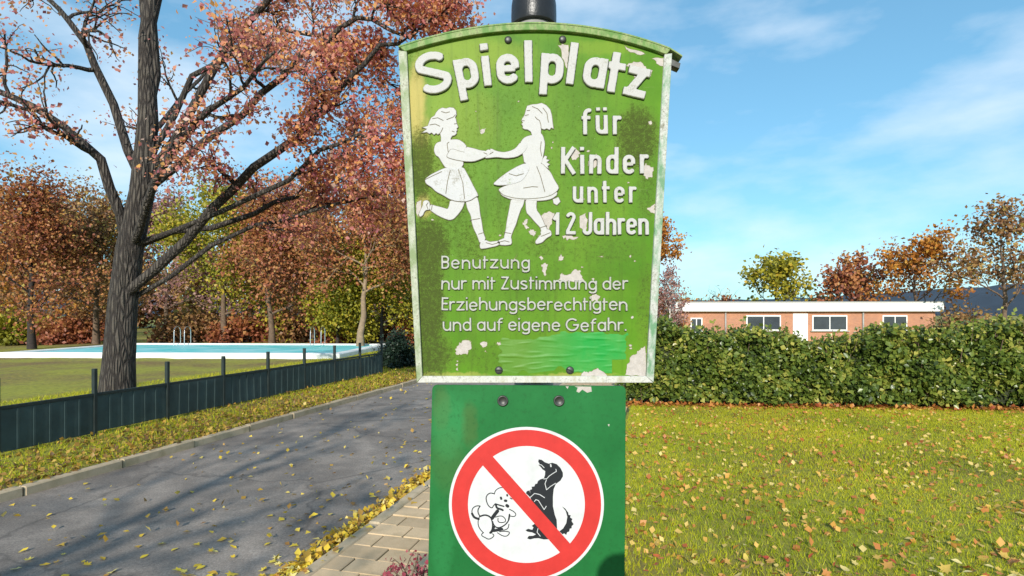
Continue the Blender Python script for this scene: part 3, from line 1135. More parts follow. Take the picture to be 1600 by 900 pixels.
# ------------------------------------------------------------------ sign post
post = empty('sign_post', ((836 - 800) * K, D + 0.068, 0), 'grey round metal pole with black cap carrying both green signs', 'post')
top_z = H + (HY - 1) * K
lathe('pole', [(0.0445, -0.4), (0.0445, top_z)], M['pole'], post, 40)
lathe('pole_cap', [(0.0500, top_z - 0.026), (0.0515, top_z - 0.022), (0.0517, top_z + 0.000), (0.0510, top_z + 0.024), (0.0488, top_z + 0.038), (0.0440, top_z + 0.047), (0.030, top_z + 0.052), (0.004, top_z + 0.055)], M['cap'], post, 48)
for zz in (H + (HY - 63) * K, H + (HY - 578) * K, H + (HY - 626) * K):
    o = lathe('clamp', [(0.0446, zz - 0.012), (0.048, zz - 0.012), (0.048, zz + 0.012), (0.0446, zz + 0.012)], M['pole'], post, 32)

# ------------------------------------------------------------------ main board
sign = empty('playground_sign', ((OX - 800) * K, D, H + (HY - OY) * K),
             'weathered bright green raised-letter playground sign with two dancing white girls, bolted to the pole', 'sign')


def S(px, py):
    return ((px - OX) * K, (OY - py) * K)


def top_in(x):      # lower edge of the top rail (photo rows)
    t = (x - 835) / 200.0
    return 50.0 + 34.5 * t * t + 1.6 * t * t * t


def top_out(x):
    t = (x - 835) / 200.0
    return 40.0 + 34.5 * t * t + 1.2 * t * t * t


arcx = np.linspace(630, 1040, 33)
loop = [S(652, 596)] + [S(x, top_out(x) + 3) for x in arcx] + [S(1019, 596)]
o = link('panel', relief_mesh('panel', [np.array(loop)], 0.0, 0.0, base=-0.012), M['main_paint'], sign)
# rails of the raised border
loop = [S(x, top_out(x)) for x in np.linspace(626, 1046, 33)] + [S(x, top_in(x)) for x in np.linspace(1040, 634, 33)]
bmh = 0.0095
link('frame_rail', relief_mesh('frame_rail', [np.array(loop)], bmh, 0.0012, base=-0.014), M['frame_top'], sign)['label'] = 'arched green top rail of the border'
loop = [S(623.5, top_out(626) + 5), S(636.5, top_in(636) + 0.4), S(661, 587.5), S(652, 597)]
link('frame_rail', relief_mesh('frame_rail', [np.array(loop)], bmh - 0.0006, 0.0012, base=-0.0139), M['frame_left'], sign)['label'] = 'pale left rail of the border'
loop = [S(1037, top_in(1037) + 0.4), S(1048.5, top_out(1046) + 6), S(1020, 597), S(1008.5, 587.5)]
link('frame_rail', relief_mesh('frame_rail', [np.array(loop)], bmh - 0.0006, 0.0012, base=-0.0139), M['frame_right'], sign)['label'] = 'whitish right rail of the border'
loop = [S(661.3, 587.2), S(1008.2, 587.2), S(1019.6, 597.3), S(652.4, 597.3)]
link('frame_rail', relief_mesh('frame_rail', [np.array(loop)], bmh - 0.0012, 0.0012, base=-0.0138), M['frame_bottom'], sign)['label'] = 'white bottom rail of the border'
# weather strip bent over the top edge, its end sticking out on the right
vs, fs = [], []
xs = np.linspace(624, 1064, 45)
for x in xs:
    yy = top_out(x) - 0.6 if x < 1046 else top_out(1046) - 0.6 + (x - 1046) * 0.66
    X, Z = S(x, yy)
    for (yd, zd) in ((-0.0105, 0.0), (0.030, 0.0), (0.030, -0.0032), (-0.0105, -0.0032)):
        vs.append((X, yd, Z + zd + 0.002))
for i in range(len(xs) - 1):
    for q in range(4):
        a, b_ = i * 4 + q, i * 4 + (q + 1) % 4
        fs.append((a, b_, b_ + 4, a + 4))
fs.append((0, 3, 2, 1)); e = (len(xs) - 1) * 4; fs.append((e, e + 1, e + 2, e + 3))
link('drip_strip', mesh_py('drip_strip', vs, fs), M['frame_top'], sign)
loop = [S(1047.6, 90), S(1064, 98), S(1062, 106.5), S(1047.2, 100.5)]
link('strip_end', relief_mesh('strip_end', [np.array(loop)], -0.002, 0.0008, base=-0.024), M['screw'], sign)

# screws
def screw(parent, x, y, rpx, hgt, mapper, slot=None, dome=True):
    X, Z = mapper(x, y)
    r = rpx * K
    prof = [(r * 1.0, -0.001), (r, hgt * 0.4), (r * 0.85, hgt * 0.75), (r * 0.5, hgt * 0.97), (0.0003, hgt)] if dome else [(r, -0.001), (r, hgt * 0.8), (r * 0.9, hgt), (0.0003, hgt)]
    o = lathe('screw', prof, M['screw'], parent, 20, 'Y', (X, 0, Z))
    if slot is not None:
        bm = bmesh.new()
        box_bm(bm, -r * 0.95, r * 0.95, -hgt - 0.0006, -hgt * 0.55, -r * 0.13, r * 0.13)
        s = link('slot', bm_mesh('slot', bm), M['slot'], o)
        s.rotation_euler = (0, slot, 0)
    return o


screw(sign, 794, 63, 5.8, 0.006, S)
screw(sign, 879, 62, 5.8, 0.006, S)
screw(sign, 779.5, 578.5, 6.2, 0.004, S, 0.0)
screw(sign, 890.5, 578.5, 6.2, 0.004, S, R(25))

# --- lettering
rng = NPR(77)
cap_t = 65.5
T_W, T_BW = 0.190, 0.55
for ch, x, y, ang in (('S', 659, 152.5, 12), ('p', 716.5, 142.5, 11), ('i', 756.7, 136.5, 6.3), ('e', 777.0, 134.0, 3.4), ('l', 820, 130.5, 1),
                      ('p', 843.0, 131.5, -3.6), ('l', 883.3, 132.5, -7.5), ('a', 907.5, 135.0, -9.5), ('t', 944.0, 144.0, -9.3), ('z', 971.5, 148.5, -13.5)):
    me, adv, gm = letter_mesh(ch, 'title', cap_t * K, T_W, T_BW, 0.0072, 0.0018)
    X, Z = S(x, y)
    o = link('letter', me, M['letter_white'], sign, (X, 0, Z))
    o.rotation_euler = (0, R(-ang), 0)
    link('grime_shade', gm, M['letter_grime_shade'], o, (-0.0003, 0, -0.0005))
rows = [('für', 908.5, 969.5, 211.5, 41, 'r1'), ('Kinder', 876, 1012, 272.5, 42, 'r1k'), ('unter', 894.5, 993, 317.5, 35.5, 'r3'), ('12', 864, 899.5, 367.5, 35, 'r4'), ('Jahren', 909.5, 1013.5, 367.5, 36, 'r4b')]
for t, x0, x1, by, cp, st in rows:
    word(sign, t, x0, x1, by, cp, 0.158, 0.465, 0.0058, 0.0014, M['letter_white'], st, OX, OY, 0.4, rng)
for t, x0, x1, by in (('Benutzung', 690, 828, 420.3), ('nur mit Zustimmung der', 689.5, 981, 452.8), ('Erziehungsberechtigten', 690, 980, 485.3), ('und auf eigene Gefahr.', 692, 978.5, 517.3)):
    word(sign, t, x0, x1, by, 20.5, 0.138, 0.66, 0.0044, 0.0010, M['letter_dull'], 'small', OX, OY, 0.42, rng)

# --- dancing girls in relief (outlines in a 3.6x blow-up whose corner is photo pixel 640,150)
def G(pts):
    return np.array([S(640 + x / 3.6, 150 + y / 3.6) for x, y in pts])


def figure(label, pieces, lines):
    fig = empty('girl_relief', (0, 0, 0))
    fig.parent = sign
    fig['label'] = label
    for nm, h, pts, it, mt in pieces:
        lp = smooth_loop(G(pts), it) if it else G(pts)
        link(nm, relief_mesh(nm, [lp], h, 0.0007), M[mt], fig)
        link('shade_line', relief_mesh('shade_line', [lp], h - 0.0009, 0.0, base=max(-0.0005, h - 0.0022), off=0.0009), M['grime_shade'], fig)
    st = [dict(p=[tuple(q) for q in G(l)], round=True) for l, _ in lines]
    for (l, h), s in zip(lines, st):
        lp = stroke_loops([s], 0.0015, 0.00035)
        link('shade_line', relief_mesh('shade_line', lp, h + 0.0004, 0.0, base=h - 0.001), M['grime_shade'], fig)
    return fig


figure('girl with wind-blown hair running on the left', [
    ('leg', 0.0024, [(230, 585), (222, 622), (214, 638), (185, 628), (150, 620), (118, 610), (112, 640), (150, 668), (195, 690), (226, 700), (250, 692), (276, 664), (300, 630), (312, 590)], 1, 'figure_white'),
    ('shoe', 0.0030, [(78, 592), (100, 587), (114, 600), (116, 641), (95, 642), (84, 652), (76, 672), (60, 682), (52, 668), (64, 640), (75, 618)], 1, 'figure_white'),
    ('leg', 0.0025, [(316, 590), (345, 580), (380, 565), (392, 612), (396, 660), (406, 710), (414, 768), (430, 808), (396, 832), (380, 785), (362, 750), (350, 710), (345, 672), (325, 635)], 1, 'figure_white'),
    ('shoe', 0.0031, [(395, 834), (410, 815), (432, 812), (450, 822), (480, 818), (505, 815), (513, 830), (490, 845), (455, 852), (430, 858), (398, 861)], 1, 'figure_white'),
    ('head', 0.0030, [(165, 78), (185, 68), (205, 73), (225, 66), (247, 69), (262, 85), (264, 108), (256, 122), (262, 135), (264, 150), (274, 177), (265, 185), (269, 194), (263, 201), (265, 212), (255, 223), (240, 227), (232, 240), (234, 262), (176, 268), (178, 235), (172, 210), (160, 219), (150, 211), (138, 221), (125, 208), (112, 215), (98, 205), (72, 208), (100, 187), (76, 179), (104, 170), (112, 146), (122, 125), (142, 112), (150, 95)], 0, 'figure_white'),
    ('torso', 0.0034, [(176, 258), (205, 262), (232, 247), (275, 246), (305, 265), (322, 286), (310, 305), (302, 330), (303, 402), (250, 414), (205, 408), (185, 380), (165, 345), (148, 336), (138, 310), (142, 282), (155, 265)], 1, 'figure_white'),
    ('skirt', 0.0042, [(205, 406), (250, 412), (302, 400), (330, 450), (358, 505), (388, 562), (376, 568), (366, 574), (345, 588), (310, 597), (260, 593), (225, 582), (190, 560), (150, 540), (125, 515), (92, 494), (88, 470), (120, 445), (150, 430), (180, 415)], 1, 'skirt_white'),
    ('arm', 0.0040, [(318, 288), (360, 297), (400, 309), (430, 312), (440, 322), (405, 330), (350, 328), (302, 322)], 1, 'figure_white'),
    ('arm', 0.0047, [(214, 330), (236, 297), (300, 320), (370, 328), (418, 324), (440, 303), (460, 308), (456, 328), (430, 345), (400, 358), (360, 372), (310, 371), (250, 360), (210, 347)], 1, 'figure_white'),
], [([(90, 472), (130, 452), (182, 428)], 0.0042), ([(210, 135), (228, 128), (246, 122), (258, 108)], 0.0030), ([(174, 210), (184, 192), (188, 182)], 0.0030),
    ([(252, 160), (264, 158)], 0.0030), ([(105, 602), (96, 615), (104, 636)], 0.0030), ([(414, 770), (388, 778)], 0.0025), ([(128, 614), (124, 642)], 0.0024), ([(218, 318), (212, 270), (222, 262)], 0.0034), ([(430, 826), (465, 836), (500, 826)], 0.0031),
    ([(130, 130), (160, 125), (190, 140)], 0.0030), ([(115, 165), (145, 160), (170, 172)], 0.0030), ([(180, 90), (205, 98), (225, 92)], 0.0030), ([(230, 420), (215, 480), (205, 550)], 0.0042), ([(275, 415), (300, 490), (310, 580)], 0.0042), ([(240, 200), (252, 204)], 0.0030), ([(340, 700), (395, 690)], 0.0025), ([(418, 322), (436, 330)], 0.0047)])

figure('girl with bobbed hair and full skirt dancing on the right', [
    ('leg', 0.0024, [(572, 575), (648, 575), (640, 615), (625, 640), (608, 690), (600, 720), (582, 760), (570, 792), (572, 830), (540, 832), (530, 800), (540, 760), (548, 700), (560, 640)], 1, 'figure_white'),
    ('shoe', 0.0031, [(532, 800), (572, 795), (576, 835), (545, 841), (510, 839), (488, 824), (505, 812)], 1, 'figure_white'),
    ('leg', 0.0025, [(652, 575), (716, 575), (712, 640), (735, 670), (750, 700), (758, 722), (776, 752), (740, 764), (735, 740), (705, 710), (680, 680), (655, 655)], 1, 'figure_white'),
    ('shoe', 0.0031, [(735, 762), (775, 748), (795, 760), (799, 785), (770, 800), (745, 826), (712, 834), (706, 820), (725, 795), (740, 780)], 1, 'figure_white'),
    ('head', 0.0030, [(655, 78), (662, 58), (690, 50), (718, 48), (742, 42), (768, 54), (790, 78), (800, 112), (804, 150), (809, 186), (796, 180), (787, 193), (771, 185), (757, 191), (739, 184), (738, 235), (692, 235), (682, 203), (664, 191), (646, 189), (636, 182), (638, 170), (630, 160), (638, 151), (630, 141), (634, 128), (646, 112), (650, 98)], 0, 'figure_white'),
    ('bow', 0.0026, [(740, 380), (748, 355), (762, 337), (773, 343), (768, 357), (786, 362), (770, 374), (788, 386), (776, 396), (782, 410), (758, 396)], 0, 'figure_white'),
    ('ribbon', 0.0022, [(806, 582), (836, 570), (848, 595), (828, 615), (810, 605)], 0, 'figure_white'),
    ('torso', 0.0034, [(688, 222), (712, 226), (737, 210), (751, 228), (761, 265), (758, 305), (750, 345), (743, 384), (700, 389), (645, 380), (640, 345), (634, 322), (628, 300), (622, 266), (640, 240), (662, 228)], 1, 'figure_white'),
    ('petticoat', 0.0030, [(505, 535), (520, 562), (560, 580), (600, 588), (650, 584), (700, 592), (760, 589), (800, 580), (832, 556), (820, 520), (540, 515)], 1, 'figure_white'),
    ('skirt', 0.0040, [(645, 378), (700, 386), (743, 381), (762, 400), (792, 430), (814, 475), (840, 516), (830, 536), (800, 558), (760, 571), (700, 578), (640, 580), (580, 574), (530, 560), (512, 545), (500, 528), (520, 515), (560, 500), (620, 470), (640, 420)], 1, 'figure_white'),
    ('skirt_flap', 0.0048, [(645, 382), (600, 402), (555, 428), (505, 465), (468, 498), (500, 506), (540, 504), (590, 496), (630, 481), (652, 458), (676, 412), (668, 388)], 1, 'skirt_white'),
    ('arm', 0.0042, [(664, 285), (655, 305), (635, 327), (600, 346), (545, 353), (490, 346), (450, 351), (424, 352), (434, 334), (452, 312), (456, 297), (490, 313), (530, 320), (570, 311), (600, 294), (622, 264), (650, 266)], 1, 'figure_white'),
], [([(706, 120), (716, 132), (730, 140), (738, 165), (739, 184)], 0.0030), ([(650, 112), (668, 108)], 0.0030), ([(634, 140), (645, 142)], 0.0030), ([(660, 85), (676, 84)], 0.0030),
    ([(640, 520), (690, 512), (720, 514)], 0.0040), ([(532, 768), (570, 774)], 0.0024), ([(735, 742), (770, 730)], 0.0025), ([(505, 822), (535, 815), (560, 822)], 0.0031), ([(740, 790), (760, 782), (790, 770)], 0.0031),
    ([(690, 62), (720, 75), (745, 100)], 0.0030), ([(750, 70), (772, 100), (780, 150)], 0.0030), ([(715, 400), (735, 450), (760, 540)], 0.0040), ([(740, 260), (735, 300), (742, 340)], 0.0034), ([(470, 318), (452, 330)], 0.0042), ([(560, 440), (600, 452), (640, 440)], 0.0048)])

# --- flaked patches where the paint has come off
def ragged(cx, cy, rx, ry, seed, n=22, j=0.22):
    r = NPR(seed)
    a = np.sort(np.linspace(0, 2 * np.pi, n, endpoint=False) + r.normal(size=n) * 0.05)
    k = 1 + r.normal(size=n) * j
    return [(cx + math.cos(t) * rx * q, cy + math.sin(t) * ry * q) for t, q in zip(a, k)]


FR = NPR(19)


def jag(pts, amp=0.9, n=4):
    out = []
    for i in range(len(pts)):
        a_, b_ = np.array(pts[i], float), np.array(pts[(i + 1) % len(pts)], float)
        L_ = np.hypot(*(b_ - a_))
        nn_ = n if L_ > 5 else 2
        for q in range(nn_):
            out.append(tuple(a_ + (b_ - a_) * q / nn_ + FR.normal(size=2) * amp * min(1, L_ / 8)))
    return out


def flake(pts, h=0.0004):
    lp = np.array([S(*p) for p in jag(pts)])
    o = link('bare_patch', relief_mesh('bare_patch', [lp], h, 0.0, base=-0.0006), M['bare'], sign)
    link('flaked_edge', relief_mesh('flaked_edge', [lp], h * 0.5, 0.0, base=-0.0006, off=0.0009), M['bare_edge'], o)


flake([(1008, 540), (1009, 587), (978, 586), (980, 572), (984, 566), (986, 556), (994, 552), (1000, 546)])
flake([(712, 552), (714, 540), (722, 533), (731, 531), (737, 536), (736, 545), (729, 552), (720, 555)])
flake([(750, 538), (754, 534), (761, 535), (760, 541), (755, 543)])
flake([(874, 437), (877, 427), (884, 430), (892, 428), (898, 421), (907, 424), (909, 433), (914, 440), (905, 441), (888, 440)])
flake([(846, 414), (850, 411), (855, 413), (855, 420), (851, 431), (848, 422)])
flake([(843, 402), (846, 400), (849, 404), (846, 406)])
flake([(873, 402), (877, 399), (881, 402), (878, 407), (873, 406)])
flake([(712 + 37, 203), (758, 201), (756, 208), (752, 209)])
flake([(713, 568), (716, 568), (715, 572), (712, 571)])
flake([(713, 576), (715, 575), (716, 579), (713, 578)])
flake([(908, 587), (912, 579), (922, 582), (934, 575), (942, 580), (948, 587)], 0.0005)
flake([(873, 72), (878, 70), (888, 71), (890, 88), (889, 104), (886, 108), (880, 94)])
flake([(977, 74), (990, 77), (1006, 83), (1008, 86), (994, 84), (984, 80)])
flake([(1022, 92), (1036, 91), (1037, 104), (1028, 101)])
flake([(978, 103), (990, 97), (1004, 98), (1010, 108), (1018, 110), (1016, 120), (990, 108)])
flake([(1000, 268), (1009, 258), (1020, 262), (1021, 275), (1012, 279), (1006, 274)])
flake([(846, 337), (857, 331), (866, 333), (863, 345), (857, 360), (849, 352)])
flake([(820, 344), (825, 343), (822, 352), (827, 356), (822, 358), (817, 350)])
flake([(826, 362), (832, 358), (839, 362), (834, 369), (829, 366)])
flake([(880, 370), (893, 367), (903, 371), (897, 374), (886, 374)])
flake([(905, 338), (914, 334), (918, 346), (914, 360), (906, 356)])
flake([(651, 316), (659, 313), (657, 330), (652, 338), (650, 326)])
flake([(918, 252), (930, 243), (936, 248), (930, 262), (922, 264)])
flake([(895, 250), (889, 235), (899, 232), (905, 238), (900, 250)])
flake([(1012, 325), (1025, 318), (1022, 327), (1026, 334), (1016, 332)])
flake([(920, 465), (930, 460), (938, 464), (932, 470)], 0.0005)
flake(ragged(1016, 192, 2.6, 3.0, 4))
flake(ragged(988, 496, 2.0, 2.0, 6))
flake(ragged(985, 540, 2.2, 1.5, 7))
flake(ragged(780, 537, 3.0, 2.2, 8))

for k in range(46):
    if k % 2:
        cx_, cy_ = [(890, 430), (722, 545), (995, 560), (850, 350), (990, 100), (1010, 268), (925, 582), (660, 325)][k // 2 % 8]
        cx_ += FR.normal() * 16; cy_ += FR.normal() * 12
    else:
        cx_, cy_ = FR.uniform(665, 1005), FR.uniform(100, 575)
    if 660 < cx_ < 1010 and 95 < cy_ < 584:
        flake(ragged(cx_, cy_, FR.uniform(0.6, 1.9), FR.uniform(0.6, 1.7), 700 + k, 9, 0.3), 0.00045)

# --- repainted, wrinkled rectangle
nx, nz = 150, 96
rr = NPR(31)
ph = rr.uniform(0, 6.3, size=(9, 2))
vs, fs, keep = [], [], {}
for i in range(nx + 1):
    for j in range(nz + 1):
        u, v = i / nx, j / nz
        px = 772 + u * 214
        py = 517 + v * 70 + 5 * math.sin(u * 5 + 0.5) * (1 - v) + 3 * math.sin(u * 9)
        X, Z = S(px, py)
        x, y = px / 10.0, py / 10.0
        wv = 0
        for q in range(9):
            ky = 1.8 + 0.75 * q
            kx = 0.55 * math.sin(q * 2.7 + 1)
            wv += math.sin(kx * x + ky * y + 2.2 * math.sin(0.42 * x + ph[q, 0]) + ph[q, 1]) / 9
        hgt = 0.0005 + 0.0034 * max(0.0, wv - 0.02) ** 1.25
        edge = min(u * 12, (1 - u) * 12, v * 5, (1 - v) * 5, 1.0)
        vs.append((X, -hgt * edge + 0.0004 * (1 - edge) , Z))
for i in range(nx):
    for j in range(nz):
        u, v = (i + 0.5) / nx, (j + 0.5) / nz
        e = 0.06 * math.sin(u * 23) + 0.05 * math.sin(u * 47 + 1)
        if v < 0.06 + e * 0.8 or v > 0.93 + e or u < 0.03 + 0.03 * math.sin(v * 19) or u > 0.975 + 0.02 * math.sin(v * 23): continue
        if u > 0.86 and v > 0.62: continue
        a = i * (nz + 1) + j
        fs.append((a, a + 1, a + nz + 2, a + nz + 1))
link('repaint_patch', mesh_py('repaint_patch', vs, fs, True), M['repaint'], sign)['label'] = 'wrinkled patch of fresher green paint'

# ------------------------------------------------------------------ lower board
low = empty('dog_ban_sign', ((LX - 800) * K, D + 0.004, H + (HY - LY) * K),
            'dark green square metal sign with round red no-dogs emblem, below the playground sign', 'sign')


def LS(px, py):
    return ((px - LX) * K, (LY - py) * K)


def rounded(c, r, n=6):
    out = []
    m = len(c)
    for i in range(m):
        a, b_, d_ = Vector(c[i - 1]), Vector(c[i]), Vector(c[(i + 1) % m])
        p0 = b_ + (a - b_).normalized() * r
        p1 = b_ + (d_ - b_).normalized() * r
        for k in range(n + 1):
            t = k / n
            out.append(tuple(p0 * (1 - t) ** 2 + b_ * 2 * t * (1 - t) + p1 * t * t))
    return out


loop = rounded([(675, 601.5), (978.5, 603.5), (976.5, 935), (667.5, 935)], 9)
link('panel', relief_mesh('panel', [np.array([LS(*p) for p in loop])], 0.0, 0.0006, base=-0.006), M['lower_paint'], low)
for x in (785.5, 873.5):
    X, Z = LS(x, 626.5)
    o = lathe('bolt', [(8.6 * K, -0.001), (8.6 * K, 0.0035), (8.0 * K, 0.005), (6.4 * K, 0.0052), (6.0 * K, 0.0042), (0.0004, 0.0044)], M['screw'], low, 26, 'Y', (X, 0, Z))
for pts in ([(898, 604), (903, 606), (901, 612), (905, 614), (910, 609), (918, 614), (925, 612), (924, 604.5)], [(884, 604), (889, 604), (887, 608)], [(950, 664), (953, 663), (952, 667)]):
    link('bare_patch', relief_mesh('bare_patch', [np.array([LS(*p) for p in pts])], 0.0003, 0.0), M['bare'], low)

CX, CY = 822.6, 789.0


def circ(r, n=96):
    return np.array([LS(CX + r * math.cos(2 * math.pi * i / n), CY + r * math.sin(2 * math.pi * i / n)) for i in range(n)])


disc = link('round_emblem', relief_mesh('round_emblem', [circ(121.5)], 0.0006, 0.0, base=-0.0002), M['print_white'], low)
link('red_ring', relief_mesh('red_ring', [circ(117), circ(91.6)], 0.0009, 0.0, base=0.0004), M['print_red'], disc)
u = np.array([0.664, 0.748]); nrm = np.array([0.748, -0.664])
c0 = np.array([770.7, 714.7]); c1 = np.array([755.2, 728.8])
lo_ = [c0 - u * 8, c0 + u * 187, c1 + u * 188, c1 - u * 9]
link('red_slash', relief_mesh('red_slash', [np.array([LS(*p) for p in lo_])], 0.00125, 0.0, base=0.0004), M['print_red'], disc)


def DG(pts):      # 6x blow-up from photo pixel 810,705
    return np.array([LS(810 + x / 6, 705 + y / 6) for x, y in pts])


def PG(pts):      # 9x blow-up from photo pixel 725,750
    return np.array([LS(725 + x / 9, 750 + y / 9) for x, y in pts])


dog = link('black_dog_print', relief_mesh('black_dog_print', [DG([(190, 80), (218, 84), (250, 108), (285, 120), (320, 112), (360, 125), (395, 160), (418, 205), (419, 240), (395, 280), (352, 312), (332, 360), (325, 430), (325, 520), (342, 600), (360, 650), (364, 740), (330, 830), (240, 833), (190, 821), (150, 823), (110, 833), (82, 823), (98, 800), (140, 798), (165, 785), (130, 767), (85, 760), (66, 745), (92, 733), (130, 742), (142, 720), (125, 705), (150, 688), (200, 640), (170, 540), (132, 480), (106, 432), (70, 398), (80, 378), (104, 372), (113, 400), (108, 368), (128, 360), (124, 338), (150, 334), (158, 312), (176, 308), (184, 284), (205, 268), (240, 258), (250, 225), (252, 190), (228, 175), (208, 150), (186, 130), (200, 120), (186, 104)]),
                                                                        DG([(410, 522), (440, 542), (468, 580), (472, 602), (492, 606), (486, 626), (508, 640), (500, 660), (520, 690), (502, 706), (500, 728), (484, 732), (478, 758), (458, 766), (450, 790), (430, 776), (415, 784), (385, 757), (420, 730), (450, 680), (460, 620), (445, 565)])], 0.0008, 0.0, base=0.0004), M['print_black'], disc)
wl_ = [[(352, 172), (358, 192), (322, 214), (290, 236), (266, 262), (238, 264)], [(264, 272), (250, 308), (264, 366), (302, 334), (350, 304)], [(108, 440), (152, 400), (200, 410), (246, 440)], [(150, 476), (164, 458), (188, 466), (242, 552), (262, 520)], [(190, 128), (216, 132), (242, 158)], [(184, 730), (176, 764), (206, 802)]]
st = [dict(p=[tuple(q) for q in DG(l)], round=True, w=0.0014) for l in wl_] + [dict(p=[tuple(q) for q in DG([(303, 130), (306, 146)])], round=True, w=0.0030)]
for s_ in st:
    link('fur_line', relief_mesh('fur_line', stroke_loops([s_], 0.0014, 0.0003), 0.0010, 0.0, base=0.0005), M['print_white'], dog)
pl_ = [([(222, 372), (170, 370), (122, 400), (106, 450), (125, 512), (165, 550)], 2.0), ([(112, 480), (140, 535), (205, 556)], 4.5), ([(225, 375), (195, 420), (195, 470), (222, 515)], 2.2),
       ([(222, 520), (290, 496), (350, 514), (378, 540)], 3.2), ([(215, 525), (195, 580), (200, 660), (240, 720), (275, 752)], 1.8), ([(378, 540), (398, 600), (402, 660), (388, 720), (360, 752)], 2.4),
       ([(270, 748), (245, 770), (250, 795), (300, 820), (345, 845), (400, 820), (425, 785), (400, 765)], 1.8), ([(425, 200), (360, 185), (305, 240), (318, 320), (348, 380), (395, 405), (412, 370), (440, 340)], 2.0),
       ([(425, 205), (440, 155), (490, 118), (540, 112)], 1.8), ([(450, 345), (500, 362), (560, 378)], 2.6), ([(448, 360), (462, 405), (520, 418), (545, 432)], 4.0),
       ([(400, 590), (420, 650), (470, 685), (540, 665), (600, 620), (635, 560), (638, 490)], 2.6), ([(478, 545), (475, 590), (510, 610), (580, 600), (588, 562), (545, 516), (500, 512), (440, 530)], 1.8),
       ([(640, 420), (700, 450), (736, 490), (710, 525), (655, 515)], 1.8), ([(632, 630), (622, 690), (565, 715), (530, 712)], 1.8), ([(470, 750), (540, 795), (600, 802), (640, 762), (636, 735), (560, 728), (500, 735)], 1.8),
       ([(518, 255), (524, 272)], 4.4), ([(606, 216), (608, 228)], 3.6), ([(578, 298), (592, 300)], 5.2), ([(602, 366), (616, 376)], 6.2), ([(650, 260), (675, 275)], 2.0),
       ([(470, 445), (430, 495), (395, 545)], 7.0), ([(425, 660), (400, 720), (375, 748)], 5.0), ([(420, 720), (470, 712), (530, 700)], 6.0), ([(640, 500), (630, 560)], 3.4)]


def open_smooth(pts, it=2):
    p = [np.array(q, dtype=float) for q in pts]
    for _ in range(it):
        if len(p) < 3: break
        q = [p[0]]
        for a_, b_ in zip(p, p[1:]):
            q += [a_ * 0.75 + b_ * 0.25, a_ * 0.25 + b_ * 0.75]
        p = q + [p[-1]]
    return p


st = [dict(p=[tuple(q) for q in PG(open_smooth(l))], round=True, w=ww * K * 0.78) for l, ww in pl_]
link('puppy_print', relief_mesh('puppy_print', stroke_loops(st, 1.7 * K * 0.8, 0.00032), 0.0008, 0.0, base=0.0004), M['print_black'], disc)

# ------------------------------------------------------------------ big pink-leaved tree at the left
rng = NPR(101)
tb, tips = Tubes(), []
tbase = Vector((-6.6, 9.6, 0.0))
trunk = [(-6.6, 9.6, -0.1), (-6.55, 9.6, 0.8), (-6.45, 9.55, 1.8), (-6.3, 9.5, 2.7), (-6.1, 9.5, 3.6), (-6.0, 9.5, 4.8), (-6.1, 9.6, 6.2), (-6.0, 9.7, 7.6), (-5.8, 9.8, 9.0)]
tb.add([Vector(p) for p in trunk], [0.30, 0.24, 0.215, 0.20, 0.185, 0.15, 0.11, 0.07, 0.03], 12)


def limb(start, path, r0, r1, kids=7, L=1.5, maxlev=3):
    pts = [Vector(start)] + [dp(*q) for q in path]
    fine = []
    for a_, b_ in zip(pts, pts[1:]):
        for k in range(3):
            fine.append(a_.lerp(b_, k / 3) + Vector(rng.normal(size=3)) * 0.035)
    fine.append(pts[-1])
    n_ = len(fine)
    rad = [r0 + (r1 - r0) * i / (n_ - 1) for i in range(n_)]
    tb.add(fine, rad, 7)
    spread(tb, tips, rng, fine, rad, L, 1, maxlev, kids, 0.2, 0.02, (25, 70), 0.62, 0.4, 0.22)


limb(trunk[2], [(330, 330, 9.2), (440, 235, 8.8), (517, 163, 8.6), (570, 100, 8.5), (640, 45, 8.5), (700, 10, 8.5)], 0.085, 0.014, 11, 1.2)
limb(trunk[2], [(400, 352, 9.4), (515, 322, 9.2), (580, 308, 9.3), (635, 296, 9.4)], 0.042, 0.010, 11, 0.95)
limb(trunk[3], [(400, 330, 9.8), (490, 285, 9.6), (553, 248, 9.4), (627, 197, 9.4)], 0.055, 0.012, 11, 1.0)
limb(trunk[4], [(380, 180, 9.0), (470, 90, 8.6), (560, 30, 8.4), (640, 55, 8.3), (700, 20, 8.2)], 0.065, 0.012, 10, 1.1)
limb(trunk[4], [(360, 60, 9.6), (470, -40, 9.3), (580, -50, 9.2), (670, -10, 9.2), (710, 30, 9.2)], 0.075, 0.014, 10, 1.2)
limb(trunk[4], [(300, 120, 9.8), (420, 40, 9.8), (520, 60, 9.6), (600, 120, 9.5), (630, 150, 9.5)], 0.055, 0.012, 10, 1.05)
limb(trunk[3], [(420, 300, 8.8), (500, 240, 8.4), (560, 215, 8.2), (615, 235, 8.2), (640, 275, 8.2)], 0.045, 0.010, 10, 0.9)
limb(trunk[3], [(160, 250, 9.2), (60, 170, 9.0), (-60, 120, 9.0), (-160, 60, 9.2)], 0.09, 0.02, 8, 1.5)
limb(trunk[3], [(250, 270, 8.6), (310, 190, 7.8), (370, 130, 7.4), (430, 80, 7.2)], 0.07, 0.016, 8, 1.2)
limb(trunk[4], [(150, 100, 9.6), (90, 10, 9.4), (0, -80, 9.4)], 0.08, 0.02, 7, 1.6)
limb(trunk[5], [(250, -30, 9.8), (330, -120, 9.8), (430, -190, 9.8), (540, -200, 9.8)], 0.08, 0.02, 7, 1.6)
limb(trunk[6], [(200, -200, 10), (160, -330, 10), (120, -420, 10)], 0.06, 0.02, 6, 1.6)
limb(trunk[4], [(240, 210, 11.0), (310, 120, 12.5), (390, 60, 13.2)], 0.07, 0.02, 7, 1.5)
